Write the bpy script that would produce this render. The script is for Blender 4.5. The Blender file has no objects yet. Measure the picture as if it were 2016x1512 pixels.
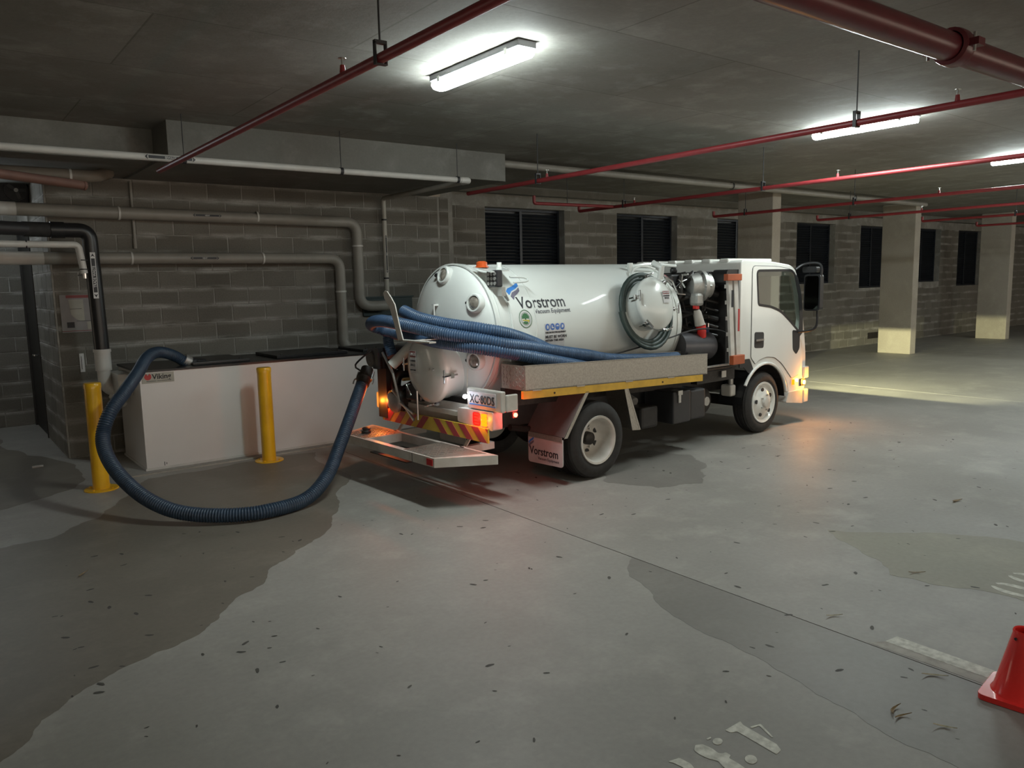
import bpy, bmesh, math, random
from mathutils import Vector, Matrix, Euler
from mathutils.geometry import tessellate_polygon
random.seed(7)
PI = math.pi
scn = bpy.context.scene
C = scn.collection

# ---------------------------------------------------------------- camera
YAW, PITCH, ROLL, FPX, EYE = 0.920838843, 0.131384064, -0.0214301231, 1526.17, 1.8
fw = Vector((math.cos(YAW)*math.cos(PITCH), math.sin(YAW)*math.cos(PITCH), -math.sin(PITCH)))
rt = Vector((math.sin(YAW), -math.cos(YAW), 0))
up = rt.cross(fw)
r2 = rt*math.cos(ROLL)+up*math.sin(ROLL)
u2 = -rt*math.sin(ROLL)+up*math.cos(ROLL)
cd = bpy.data.cameras.new('camera')
cd.sensor_width = 36; cd.lens = FPX/2016*36; cd.clip_start = 0.05; cd.clip_end = 200
cam = bpy.data.objects.new('camera', cd); C.objects.link(cam)
m = Matrix.Identity(4)
for i in range(3):
    m[i][0] = r2[i]; m[i][1] = u2[i]; m[i][2] = -fw[i]; m[i][3] = (0, 0, EYE)[i]
cam.matrix_world = m
scn.camera = cam

# ---------------------------------------------------------------- world, exposure
w = bpy.data.worlds.new('world'); scn.world = w; w.use_nodes = True
w.node_tree.nodes['Background'].inputs[0].default_value = (0.94, 0.80, 0.64, 1)
w.node_tree.nodes['Background'].inputs[1].default_value = 0.56
scn.view_settings.view_transform = 'Standard'
scn.view_settings.look = 'None'
scn.view_settings.gamma = 1
scn.view_settings.use_curve_mapping = False
scn.view_settings.exposure = 1.65
LAMP_STRENGTH = 38.0
LAMP_COLOR = (0.86, 0.965, 0.95)
HEADLIGHT_W = 850.0
AMBER_W, RED_W, PLATE_W = 0.30, 0.22, 0.035

# ---------------------------------------------------------------- materials
def newmat(name):
    mt = bpy.data.materials.new(name); mt.use_nodes = True
    nt = mt.node_tree
    return mt, nt, nt.nodes, nt.links, nt.nodes['Principled BSDF']

def flat(name, col, rough=0.5, metal=0.0, var=0.06, vscale=8.0, bump=0.0, coat=0.0, grime=None):
    """plain surface with a little procedural tone variation and micro relief"""
    mt, nt, N, L, b = newmat(name)
    tc = N.new('ShaderNodeTexCoord')
    nz = N.new('ShaderNodeTexNoise'); nz.inputs['Scale'].default_value = vscale; nz.inputs['Detail'].default_value = 5
    L.new(tc.outputs['Object'], nz.inputs['Vector'])
    mx = N.new('ShaderNodeMix'); mx.data_type = 'RGBA'
    mr = N.new('ShaderNodeMapRange'); mr.inputs[1].default_value = 0.35; mr.inputs[2].default_value = 0.7
    L.new(nz.outputs['Fac'], mr.inputs[0]); L.new(mr.outputs[0], mx.inputs[0])
    g = grime or tuple(c*(1-var*2) for c in col)
    mx.inputs[6].default_value = (*[min(1, c*(1+var)) for c in col], 1)
    mx.inputs[7].default_value = (*g, 1)
    L.new(mx.outputs[2], b.inputs['Base Color'])
    b.inputs['Roughness'].default_value = rough; b.inputs['Metallic'].default_value = metal
    b.inputs['Coat Weight'].default_value = coat
    if bump:
        n2 = N.new('ShaderNodeTexNoise'); n2.inputs['Scale'].default_value = vscale*6
        L.new(tc.outputs['Object'], n2.inputs['Vector'])
        bp = N.new('ShaderNodeBump'); bp.inputs['Strength'].default_value = bump; bp.inputs['Distance'].default_value = 0.01
        L.new(n2.outputs['Fac'], bp.inputs['Height']); L.new(bp.outputs[0], b.inputs['Normal'])
    return mt

def emit(name, col, s):
    mt = bpy.data.materials.new(name); mt.use_nodes = True
    nt = mt.node_tree; nt.nodes.clear()
    o = nt.nodes.new('ShaderNodeOutputMaterial'); e = nt.nodes.new('ShaderNodeEmission')
    e.inputs[0].default_value = (*col, 1); e.inputs[1].default_value = s
    nt.links.new(e.outputs[0], o.inputs[0])
    return mt

def concrete(name, base, dark, light, rough=0.75, scale=1.0, stretch=(1, 1, 1), panel=None, bump=0.15, warm=None):
    mt, nt, N, L, b = newmat(name)
    geo = N.new('ShaderNodeNewGeometry')
    mp = N.new('ShaderNodeMapping'); mp.inputs['Scale'].default_value = stretch
    L.new(geo.outputs['Position'], mp.inputs['Vector'])
    def noise(s, d, r=0.6):
        n = N.new('ShaderNodeTexNoise'); n.inputs['Scale'].default_value = s*scale
        n.inputs['Detail'].default_value = d; n.inputs['Roughness'].default_value = r
        L.new(mp.outputs[0], n.inputs['Vector']); return n
    def rng(sock, a, c):
        r = N.new('ShaderNodeMapRange'); r.inputs[1].default_value = a; r.inputs[2].default_value = c
        L.new(sock, r.inputs[0]); return r.outputs[0]
    def mix(f, a, c):
        x = N.new('ShaderNodeMix'); x.data_type = 'RGBA'; L.new(f, x.inputs[0])
        for s, i in ((a, 6), (c, 7)):
            if isinstance(s, tuple): x.inputs[i].default_value = (*s, 1)
            else: L.new(s, x.inputs[i])
        return x.outputs[2]
    n1 = noise(0.55, 6); n2 = noise(2.7, 8, 0.65); n3 = noise(38, 4)
    c = mix(rng(n1.outputs['Fac'], 0.38, 0.62), base, dark)
    c = mix(rng(n2.outputs['Fac'], 0.5, 0.78), c, light)
    d = N.new('ShaderNodeMix'); d.data_type = 'RGBA'; d.blend_type = 'MULTIPLY'; d.inputs[0].default_value = 0.25
    L.new(c, d.inputs[6]); L.new(n3.outputs['Fac'], d.inputs[7]); c = d.outputs[2]
    if panel:   # faint imprint of the formwork sheets cast into the concrete
        br = N.new('ShaderNodeTexBrick'); br.offset = 0.5
        br.inputs['Scale'].default_value = 1; br.inputs['Brick Width'].default_value = panel[0]
        br.inputs['Row Height'].default_value = panel[1]; br.inputs['Mortar Size'].default_value = 0.006
        br.inputs['Color1'].default_value = (0.86, 0.86, 0.86, 1); br.inputs['Color2'].default_value = (1, 1, 1, 1)
        br.inputs['Mortar'].default_value = (0.62, 0.62, 0.60, 1)
        L.new(geo.outputs['Position'], br.inputs['Vector'])
        q = N.new('ShaderNodeMix'); q.data_type = 'RGBA'; q.blend_type = 'MULTIPLY'; q.inputs[0].default_value = 1
        L.new(c, q.inputs[6]); L.new(br.outputs['Color'], q.inputs[7]); c = q.outputs[2]
    L.new(c, b.inputs['Base Color'])
    b.inputs['Roughness'].default_value = rough
    bp = N.new('ShaderNodeBump'); bp.inputs['Strength'].default_value = bump; bp.inputs['Distance'].default_value = 0.004
    L.new(n3.outputs['Fac'], bp.inputs['Height']); L.new(bp.outputs[0], b.inputs['Normal'])
    return mt

def block_mat(name, base, dark, smear):
    """grey concrete blockwork: each block its own tone, pale lime bloom along the bed joints"""
    mt, nt, N, L, b = newmat(name)
    geo = N.new('ShaderNodeNewGeometry'); oi = N.new('ShaderNodeObjectInfo')
    n1 = N.new('ShaderNodeTexNoise'); n1.inputs['Scale'].default_value = 1.3; n1.inputs['Detail'].default_value = 6
    n2 = N.new('ShaderNodeTexNoise'); n2.inputs['Scale'].default_value = 60; n2.inputs['Detail'].default_value = 3
    mp = N.new('ShaderNodeMapping'); mp.inputs['Scale'].default_value = (1.6, 1.6, 5.0)
    L.new(geo.outputs['Position'], mp.inputs[0])
    n3 = N.new('ShaderNodeTexNoise'); n3.inputs['Scale'].default_value = 1.5; n3.inputs['Detail'].default_value = 5
    L.new(mp.outputs[0], n3.inputs['Vector'])
    for n in (n1, n2): L.new(geo.outputs['Position'], n.inputs['Vector'])
    ad = N.new('ShaderNodeMath'); ad.operation = 'MULTIPLY_ADD'; ad.inputs[1].default_value = 0.45; 
    L.new(oi.outputs['Random'], ad.inputs[0]); L.new(n1.outputs['Fac'], ad.inputs[2])
    r = N.new('ShaderNodeMapRange'); r.inputs[1].default_value = 0.35; r.inputs[2].default_value = 1.0
    L.new(ad.outputs[0], r.inputs[0])
    x = N.new('ShaderNodeMix'); x.data_type = 'RGBA'; L.new(r.outputs[0], x.inputs[0])
    x.inputs[6].default_value = (*dark, 1); x.inputs[7].default_value = (*base, 1)
    # bed-joint bloom: strongest within a few cm of each joint (course height 0.2 m)
    sp = N.new('ShaderNodeSeparateXYZ'); L.new(geo.outputs['Position'], sp.inputs[0])
    pp = N.new('ShaderNodeMath'); pp.operation = 'PINGPONG'; pp.inputs[1].default_value = 0.1
    L.new(sp.outputs[2], pp.inputs[0])
    jr = N.new('ShaderNodeMapRange'); jr.inputs[1].default_value = 0.045; jr.inputs[2].default_value = 0.0
    L.new(pp.outputs[0], jr.inputs[0])
    sr = N.new('ShaderNodeMapRange'); sr.inputs[1].default_value = 0.42; sr.inputs[2].default_value = 0.66
    L.new(n3.outputs['Fac'], sr.inputs[0])
    mu = N.new('ShaderNodeMath'); mu.operation = 'MULTIPLY'; L.new(jr.outputs[0], mu.inputs[0]); L.new(sr.outputs[0], mu.inputs[1])
    y = N.new('ShaderNodeMix'); y.data_type = 'RGBA'; L.new(mu.outputs[0], y.inputs[0]); L.new(x.outputs[2], y.inputs[6])
    y.inputs[7].default_value = (*smear, 1)
    z = N.new('ShaderNodeMix'); z.data_type = 'RGBA'; z.blend_type = 'MULTIPLY'; z.inputs[0].default_value = 0.35
    L.new(y.outputs[2], z.inputs[6]); L.new(n2.outputs['Fac'], z.inputs[7])
    L.new(z.outputs[2], b.inputs['Base Color']); b.inputs['Roughness'].default_value = 0.9
    bp = N.new('ShaderNodeBump'); bp.inputs['Strength'].default_value = 0.3; bp.inputs['Distance'].default_value = 0.004
    L.new(n2.outputs['Fac'], bp.inputs['Height']); L.new(bp.outputs[0], b.inputs['Normal'])
    return mt

def glass_mat(name, tint=(0.75, 0.85, 0.82), clear=0.85):
    mt = bpy.data.materials.new(name); mt.use_nodes = True
    nt = mt.node_tree; N = nt.nodes; L = nt.links; N.clear()
    o = N.new('ShaderNodeOutputMaterial'); t = N.new('ShaderNodeBsdfTransparent'); g = N.new('ShaderNodeBsdfGlossy')
    t.inputs[0].default_value = (*tint, 1); g.inputs['Roughness'].default_value = 0.03
    lw = N.new('ShaderNodeLayerWeight'); lw.inputs[0].default_value = 0.5
    pw = N.new('ShaderNodeMath'); pw.operation = 'POWER'; pw.inputs[1].default_value = 5; L.new(lw.outputs['Facing'], pw.inputs[0])
    f = N.new('ShaderNodeMath'); f.operation = 'MULTIPLY_ADD'; f.inputs[1].default_value = 0.7; f.inputs[2].default_value = 0.04; L.new(pw.outputs[0], f.inputs[0])
    ms = N.new('ShaderNodeMixShader'); L.new(f.outputs[0], ms.inputs[0]); L.new(t.outputs[0], ms.inputs[1]); L.new(g.outputs[0], ms.inputs[2])
    L.new(ms.outputs[0], o.inputs[0])
    return mt

M = {}
M['floor'] = concrete('floor concrete', (0.37, 0.352, 0.318), (0.30, 0.285, 0.255), (0.44, 0.42, 0.375), 0.55, 0.8, bump=0.05)
M['damp'] = concrete('damp concrete', (0.205, 0.180, 0.146), (0.165, 0.145, 0.116), (0.25, 0.22, 0.18), 0.5, 0.8, bump=0.05)
M['damp_shade'] = concrete('faint damp and shade concrete', (0.255, 0.24, 0.215), (0.215, 0.20, 0.18), (0.29, 0.275, 0.245), 0.5, 0.8, bump=0.05)  # serves damp floor and also the shade painted near the cone
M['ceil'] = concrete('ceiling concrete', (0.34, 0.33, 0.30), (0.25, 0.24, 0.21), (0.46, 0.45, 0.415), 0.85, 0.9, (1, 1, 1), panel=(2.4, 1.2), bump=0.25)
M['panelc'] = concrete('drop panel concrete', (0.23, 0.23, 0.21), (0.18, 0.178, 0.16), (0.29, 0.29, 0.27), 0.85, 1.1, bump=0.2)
M['col'] = concrete('column concrete', (0.44, 0.40, 0.34), (0.37, 0.335, 0.28), (0.50, 0.46, 0.39), 0.8, 1.2, bump=0.2)
M['block'] = block_mat('grey blockwork', (0.225, 0.212, 0.183), (0.135, 0.125, 0.105), (0.52, 0.51, 0.48))
M['mortar'] = concrete('mortar', (0.34, 0.33, 0.30), (0.24, 0.23, 0.205), (0.48, 0.47, 0.44), 0.9, 2.0, bump=0.2)
M['kerb'] = concrete('kerb concrete', (0.42, 0.40, 0.35), (0.33, 0.31, 0.27), (0.50, 0.48, 0.43), 0.8, 2, bump=0.2)
M['paint'] = flat('white floor paint', (0.62, 0.61, 0.54), 0.6, var=0.12, vscale=30, grime=(0.42, 0.41, 0.35))
M['white'] = flat('white gloss paint', (0.72, 0.75, 0.72), 0.22, var=0.02, vscale=3, coat=0.4)
M['cabwhite'] = flat('white cab paint', (0.74, 0.74, 0.70), 0.2, var=0.015, vscale=2, coat=0.5)
M['dirtywhite'] = flat('scuffed white paint', (0.56, 0.54, 0.50), 0.4, var=0.05, vscale=7, grime=(0.46, 0.43, 0.38))
M['tankpanel'] = flat('white panel', (0.66, 0.64, 0.62), 0.35, var=0.02, vscale=2)
M['alu'] = flat('brushed aluminium', (0.42, 0.40, 0.36), 0.45, 0.8, var=0.08, vscale=60)
M['steel'] = flat('zinc steel', (0.62, 0.62, 0.60), 0.28, 1.0, var=0.05, vscale=20)
M['chrome'] = flat('chrome', (0.8, 0.8, 0.8), 0.12, 1.0, var=0.02)
M['cast'] = flat('cast aluminium', (0.46, 0.46, 0.44), 0.45, 0.7, var=0.06, vscale=40, bump=0.2)
M['black'] = flat('black plastic', (0.016, 0.016, 0.017), 0.35, var=0.1)
M['rubber'] = flat('tyre rubber', (0.022, 0.021, 0.020), 0.75, var=0.15, vscale=20)
M['dark'] = flat('dark oily metal', (0.030, 0.026, 0.023), 0.5, 0.3, var=0.2, vscale=18)
M['chassis'] = flat('black chassis paint', (0.02, 0.018, 0.017), 0.6, 0.0, var=0.2, vscale=12)
M['guard'] = flat('dull aluminium', (0.22, 0.21, 0.20), 0.5, 0.6)
M['barrel'] = flat('white satin tank paint', (0.70, 0.73, 0.70), 0.5, var=0.02, vscale=2, coat=0.08)
M['grey'] = flat('grey plastic', (0.025, 0.025, 0.027), 0.5, var=0.06)
M['pvc'] = flat('grey-white pipe plastic', (0.42, 0.40, 0.35), 0.45, var=0.05, vscale=6)
M['pvcgrey'] = flat('grey drain pipe', (0.27, 0.255, 0.225), 0.45, var=0.05, vscale=6)
M['pvcpale'] = flat('pale pipe fitting', (0.58, 0.57, 0.54), 0.4, var=0.04, vscale=6)
M['brownpipe'] = flat('brown painted pipe', (0.22, 0.185, 0.15), 0.55, var=0.06)
M['salmon'] = flat('faded red pipe', (0.24, 0.135, 0.11), 0.55, var=0.06)
M['redpipe'] = flat('red sprinkler pipe', (0.25, 0.028, 0.032), 0.42, var=0.06, vscale=10)
M['darkred'] = flat('dark red fire main', (0.10, 0.018, 0.022), 0.3, var=0.08, vscale=10)
M['yellow'] = flat('yellow bollard paint', (0.82, 0.47, 0.015), 0.28, var=0.05, vscale=4, coat=0.3, grime=(0.70, 0.38, 0.012))
M['rail_yellow'] = flat('yellow conspicuity strip', (0.62, 0.37, 0.04), 0.45, var=0.08, vscale=10)
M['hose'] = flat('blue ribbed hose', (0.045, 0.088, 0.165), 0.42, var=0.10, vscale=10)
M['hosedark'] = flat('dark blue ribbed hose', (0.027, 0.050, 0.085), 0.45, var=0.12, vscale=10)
M['darkhose'] = flat('dark green rubber hose', (0.03, 0.05, 0.045), 0.5, var=0.08)
M['orange'] = flat('orange painted steel', (0.40, 0.09, 0.03), 0.45, var=0.08)
M['red'] = flat('red plastic', (0.68, 0.03, 0.025), 0.4, var=0.05)
M['cone'] = flat('red cone plastic', (0.80, 0.035, 0.03), 0.22, var=0.05, vscale=5, coat=0.4)
M['louvre'] = flat('dark blue louvre metal', (0.020, 0.025, 0.034), 0.38, 0.2, var=0.1)
M['door'] = flat('black door paint', (0.018, 0.017, 0.016), 0.5, var=0.1)
M['lampbody'] = flat('lamp housing', (0.30, 0.31, 0.33), 0.4)
M['lamp'] = emit('lit lamp diffuser', LAMP_COLOR, LAMP_STRENGTH)
M['amber'] = emit('lit amber lens', (1.0, 0.14, 0.003), 1.3)
M['amberhot'] = emit('lit amber corner lamp', (1.0, 0.42, 0.05), 7)
M['redlit'] = emit('lit red lens', (1.0, 0.02, 0.01), 0.9)
M['redhot'] = emit('lit red marker lamp', (1.0, 0.10, 0.05), 5)
M['ledhot'] = emit('lit white number plate lamp', (0.9, 0.93, 1.0), 14)
M['headlit'] = emit('lit headlamp', (1.0, 0.95, 0.7), 12)
M['amberlens'] = flat('orange lens', (0.55, 0.09, 0.02), 0.2)
M['redlens'] = flat('red reflector', (0.45, 0.02, 0.02), 0.25)
M['glass'] = glass_mat('window glass', (0.88, 0.92, 0.90))
M['sight'] = flat('sight glass', (0.30, 0.27, 0.23), 0.08, 0.2, var=0.25, vscale=26, coat=1.0)
M['interior'] = flat('dark cab trim', (0.035, 0.033, 0.032), 0.7)
M['ink'] = flat('black lettering', (0.012, 0.013, 0.018), 0.5)
M['greyink'] = flat('grey lettering', (0.10, 0.10, 0.12), 0.5)
M['logoblue'] = flat('blue logo ink', (0.05, 0.22, 0.62), 0.5)
M['logogrey'] = flat('grey logo ink', (0.15, 0.14, 0.19), 0.5)
M['signwhite'] = flat('white label', (0.62, 0.62, 0.62), 0.4)
M['signgrey'] = flat('grey label', (0.36, 0.35, 0.30), 0.45)
M['signred'] = flat('red label', (0.42, 0.03, 0.03), 0.45)
M['dangerred'] = flat('dark red label', (0.22, 0.03, 0.03), 0.45)
M['signblue'] = flat('blue label', (0.06, 0.16, 0.48), 0.45)
M['signgreen'] = flat('green label', (0.04, 0.16, 0.06), 0.45)
M['signyellow'] = flat('yellow label', (0.60, 0.52, 0.06), 0.45)
M['leaf'] = flat('dry leaf', (0.26, 0.18, 0.09), 0.7, var=0.2, vscale=30)
M['paleleaf'] = flat('pale dry leaf', (0.45, 0.40, 0.28), 0.7, var=0.2, vscale=30)
M['speck'] = flat('dark grit', (0.07, 0.065, 0.055), 0.7, var=0.2)
M['green'] = flat('dark green paint', (0.012, 0.028, 0.028), 0.5)
M['bluemotor'] = flat('blue painted pump', (0.03, 0.04, 0.12), 0.35)
M['greymotor'] = flat('grey-blue painted pump', (0.09, 0.09, 0.10), 0.35, 0.2)
M['refl_red'] = flat('red reflective tape', (0.34, 0.05, 0.06), 0.4)
M['refl_yel'] = flat('yellow reflective tape', (0.60, 0.44, 0.05), 0.4)

# ---------------------------------------------------------------- mesh helpers
def nb(): return bmesh.new()

def obj(name, bm, mat, parent=None, label=None, smooth=None, bev=None, loc=None, rot=None, mats=None):
    me = bpy.data.meshes.new(name)
    bmesh.ops.recalc_face_normals(bm, faces=bm.faces)
    bm.to_mesh(me); bm.free()
    o = bpy.data.objects.new(name, me); C.objects.link(o)
    for mm in (mats or [mat]): me.materials.append(M[mm] if isinstance(mm, str) else mm)
    if smooth:
        for p in me.polygons: p.use_smooth = True
        me.set_sharp_from_angle(angle=math.radians(smooth))
    if bev:
        md = o.modifiers.new('bevel', 'BEVEL'); md.width = bev; md.segments = 2; md.limit_method = 'ANGLE'
        md.angle_limit = math.radians(40)
    if parent: o.parent = parent
    if loc: o.location = loc
    if rot: o.rotation_euler = rot
    if label: o['label'] = label
    return o

def tag(o, label, cat, group=None):
    o['label'] = label; o['category'] = cat
    if group: o['group'] = group
    return o

def empty(name, loc=(0, 0, 0), rz=0.0, parent=None):
    o = bpy.data.objects.new(name, None); C.objects.link(o); o.location = loc; o.rotation_euler = (0, 0, rz)
    o.empty_display_size = 0.1
    if parent: o.parent = parent
    return o

def structure(o): o['kind'] = 'structure'; return o
def stuff(o): o['kind'] = 'stuff'; return o

def box(bm, x0, x1, y0, y1, z0, z1, mi=0):
    v = [bm.verts.new(p) for p in ((x0,y0,z0),(x1,y0,z0),(x1,y1,z0),(x0,y1,z0),(x0,y0,z1),(x1,y0,z1),(x1,y1,z1),(x0,y1,z1))]
    for f in ((0,3,2,1),(4,5,6,7),(0,1,5,4),(1,2,6,5),(2,3,7,6),(3,0,4,7)):
        bm.faces.new([v[i] for i in f]).material_index = mi
    return v

def obox(bm, c, ax, sx, sy, sz, up=(0, 0, 1)):
    """box centred at c, long axis ax"""
    a = Vector(ax).normalized(); u = Vector(up); s = u.cross(a).normalized(); u = a.cross(s)
    c = Vector(c); vs = []
    for k in (-1, 1):
        for i, j in ((-1,-1),(1,-1),(1,1),(-1,1)):
            vs.append(bm.verts.new(c + a*(i*sx/2) + s*(j*sy/2) + u*(k*sz/2)))
    for f in ((0,3,2,1),(4,5,6,7),(0,1,5,4),(1,2,6,5),(2,3,7,6),(3,0,4,7)):
        bm.faces.new([vs[i] for i in f])

def frame_of(d):
    d = Vector(d).normalized(); a = Vector((0, 0, 1)) if abs(d.z) < 0.9 else Vector((1, 0, 0))
    s = d.cross(a).normalized(); return d, s, s.cross(d).normalized()

def cyl(bm, p0, p1, r0, r1=None, seg=16, cap=True):
    r1 = r0 if r1 is None else r1
    p0 = Vector(p0); p1 = Vector(p1); d, s, u = frame_of(p1-p0)
    A = [bm.verts.new(p0+(s*math.cos(2*PI*i/seg)+u*math.sin(2*PI*i/seg))*r0) for i in range(seg)]
    B = [bm.verts.new(p1+(s*math.cos(2*PI*i/seg)+u*math.sin(2*PI*i/seg))*r1) for i in range(seg)]
    for i in range(seg):
        j = (i+1) % seg; bm.faces.new((A[i], A[j], B[j], B[i]))
    if cap: bm.faces.new(A[::-1]); bm.faces.new(B)

def lathe(bm, prof, origin, axis, seg=48, closed=False, cap=True):
    """prof: list of (distance along axis, radius)"""
    o = Vector(origin); d, s, u = frame_of(axis); rings = []
    for t, r in prof:
        if r < 1e-5: rings.append([bm.verts.new(o+d*t)])
        else: rings.append([bm.verts.new(o+d*t+(s*math.cos(2*PI*i/seg)+u*math.sin(2*PI*i/seg))*r) for i in range(seg)])
    n = len(rings)
    for k in range(n if closed else n-1):
        a, b = rings[k], rings[(k+1) % n]
        for i in range(seg):
            j = (i+1) % seg
            if len(a) == 1 and len(b) == 1: continue
            if len(a) == 1: bm.faces.new((a[0], b[j], b[i]))
            elif len(b) == 1: bm.faces.new((a[i], a[j], b[0]))
            else: bm.faces.new((a[i], a[j], b[j], b[i]))
    if cap and not closed:
        if len(rings[0]) > 1: bm.faces.new(rings[0][::-1])
        if len(rings[-1]) > 1: bm.faces.new(rings[-1])

def catmull(pts, step=0.02):
    P = [Vector(p) for p in pts]; P = [2*P[0]-P[1]] + P + [2*P[-1]-P[-2]]
    dense = []
    for i in range(1, len(P)-2):
        a, b, c, d = P[i-1], P[i], P[i+1], P[i+2]
        n = max(6, int((c-b).length/step*2))
        for k in range(n):
            t = k/n
            dense.append(0.5*((2*b)+(c-a)*t+(2*a-5*b+4*c-d)*t*t+(3*b-a-3*c+d)*t**3))
    dense.append(P[-2])
    out = [dense[0]]; acc = 0.0; prev = dense[0]
    for q in dense[1:]:
        seg = (q-prev).length
        while acc+seg >= step and seg > 1e-9:
            prev = prev.lerp(q, (step-acc)/seg); out.append(prev.copy()); seg = (q-prev).length; acc = 0.0
        acc += seg; prev = q
    if (dense[-1]-out[-1]).length > step*0.3: out.append(dense[-1])
    return out

def sweep(bm, path, radii, seg=14, cap=True):
    T = []
    n = len(path)
    for i in range(n):
        T.append((path[min(i+1, n-1)]-path[max(i-1, 0)]).normalized())
    d, s, u = frame_of(T[0]); rings = []
    for i in range(n):
        s = (s-T[i]*s.dot(T[i])).normalized(); u = T[i].cross(s)
        r = radii[i] if hasattr(radii, '__len__') else radii
        rings.append([bm.verts.new(path[i]+(s*math.cos(2*PI*k/seg)+u*math.sin(2*PI*k/seg))*r) for k in range(seg)])
    for a, b in zip(rings, rings[1:]):
        for k in range(seg):
            j = (k+1) % seg; bm.faces.new((a[k], a[j], b[j], b[k]))
    if cap: bm.faces.new(rings[0][::-1]); bm.faces.new(rings[-1])

def tube(bm, pts, r, seg=12, step=0.03): sweep(bm, catmull(pts, step), r, seg)

def ribbed(bm, pts, r, pitch=0.02, depth=0.006, seg=18):
    p = catmull(pts, pitch/4); prof = (0, -0.35, -1.0, -0.35)
    sweep(bm, p, [r+depth*prof[i % 4] for i in range(len(p))], seg)

def rounded_path(pts, rad, n=7):
    """polyline whose corners are arcs, for pipe runs"""
    P = [Vector(p) for p in pts]; out = [P[0]]
    for i in range(1, len(P)-1):
        a = (P[i-1]-P[i]).normalized(); b = (P[i+1]-P[i]).normalized()
        R = min(rad, (P[i-1]-P[i]).length*0.45, (P[i+1]-P[i]).length*0.45)
        s, e = P[i]+a*R, P[i]+b*R
        for k in range(n+1):
            t = k/n; out.append(s*(1-t)**2+P[i]*2*t*(1-t)+e*t*t)
    out.append(P[-1]); return out

def pipe(bm, pts, r, rad=0.1, seg=16): sweep(bm, rounded_path(pts, rad), r, seg)

def prism(bm, poly, y0, y1, plane='xz', holes=()):
    """flat polygon (with holes) extruded; plane xz extrudes along y, xy along z, yz along x"""
    loops = [list(poly)]+[list(h) for h in holes]
    flat_pts = [p for l in loops for p in l]
    tris = tessellate_polygon([[Vector((a, b, 0)) for a, b in l] for l in loops])
    def P(a, b, h): return {'xz': (a, h, b), 'xy': (a, b, h), 'yz': (h, a, b)}[plane]
    A = [bm.verts.new(P(a, b, y0)) for a, b in flat_pts]; B = [bm.verts.new(P(a, b, y1)) for a, b in flat_pts]
    for t in tris:
        try: bm.faces.new([A[i] for i in t]); bm.faces.new([B[i] for i in reversed(t)])
        except ValueError: pass
    k = 0
    for l in loops:
        n = len(l)
        for i in range(n):
            j = (i+1) % n; bm.faces.new((A[k+i], A[k+j], B[k+j], B[k+i]))
        k += n
    bmesh.ops.dissolve_limit(bm, angle_limit=0.01, verts=bm.verts, edges=bm.edges)

def round_poly(pts, r, n=5):
    out = []
    N_ = len(pts)
    for i in range(N_):
        rr = r[i] if hasattr(r, '__len__') else r
        p = Vector((*pts[i], 0)); a = Vector((*pts[i-1], 0))-p; b = Vector((*pts[(i+1) % N_], 0))-p
        R = min(rr, a.length*0.45, b.length*0.45)
        if R < 1e-4: out.append(tuple(pts[i])); continue
        s, e = p+a.normalized()*R, p+b.normalized()*R
        for k in range(n+1):
            t = k/n; q = s*(1-t)**2+p*2*t*(1-t)+e*t*t; out.append((q.x, q.y))
    return out

def text_bm(s, size, bold=0.0, sx=1.0, depth=0.0015):
    cu = bpy.data.curves.new('tmp', 'FONT'); cu.body = s; cu.size = size; cu.offset = bold; cu.extrude = depth/2
    cu.align_x = 'LEFT'; cu.resolution_u = 3
    o = bpy.data.objects.new('tmp', cu); C.objects.link(o)
    dg = bpy.context.evaluated_depsgraph_get(); dg.update()
    me = bpy.data.meshes.new_from_object(o.evaluated_get(dg))
    bm = nb(); bm.from_mesh(me); bpy.data.objects.remove(o); bpy.data.curves.remove(cu); bpy.data.meshes.remove(me)
    for v in bm.verts: v.co.x *= sx
    return bm

def place(bm, o, ex, ey):
    """put flat xy geometry at o with x along ex and y along ey"""
    ex = Vector(ex).normalized(); ey = Vector(ey); ey = (ey-ex*ey.dot(ex)).normalized(); ez = ex.cross(ey)
    for v in bm.verts:
        c = v.co.copy(); v.co = Vector(o)+ex*c.x+ey*c.y+ez*c.z
    return bm

def bm_merge(dst, src, mi=0):
    me = bpy.data.meshes.new('t'); src.to_mesh(me); src.free()
    n = len(dst.faces); dst.from_mesh(me); bpy.data.meshes.remove(me); dst.faces.ensure_lookup_table()
    for f in dst.faces[n:]: f.material_index = mi

def disc(bm, c, r, z, seg=20, mi=0):
    vs = [bm.verts.new((c[0]+r*math.cos(2*PI*i/seg), c[1]+r*math.sin(2*PI*i/seg), z)) for i in range(seg)]
    bm.faces.new(vs).material_index = mi

def rect(bm, x0, x1, y0, y1, z, mi=0):
    bm.faces.new([bm.verts.new(p) for p in ((x0,y0,z),(x1,y0,z),(x1,y1,z),(x0,y1,z))]).material_index = mi

def arc_pts(cx, cy, r, a0, a1, n): return [(cx+r*math.cos(a0+(a1-a0)*i/n), cy+r*math.sin(a0+(a1-a0)*i/n)) for i in range(n+1)]

# ================================================================ SETTING
CZ = 3.32      # ceiling height
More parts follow.
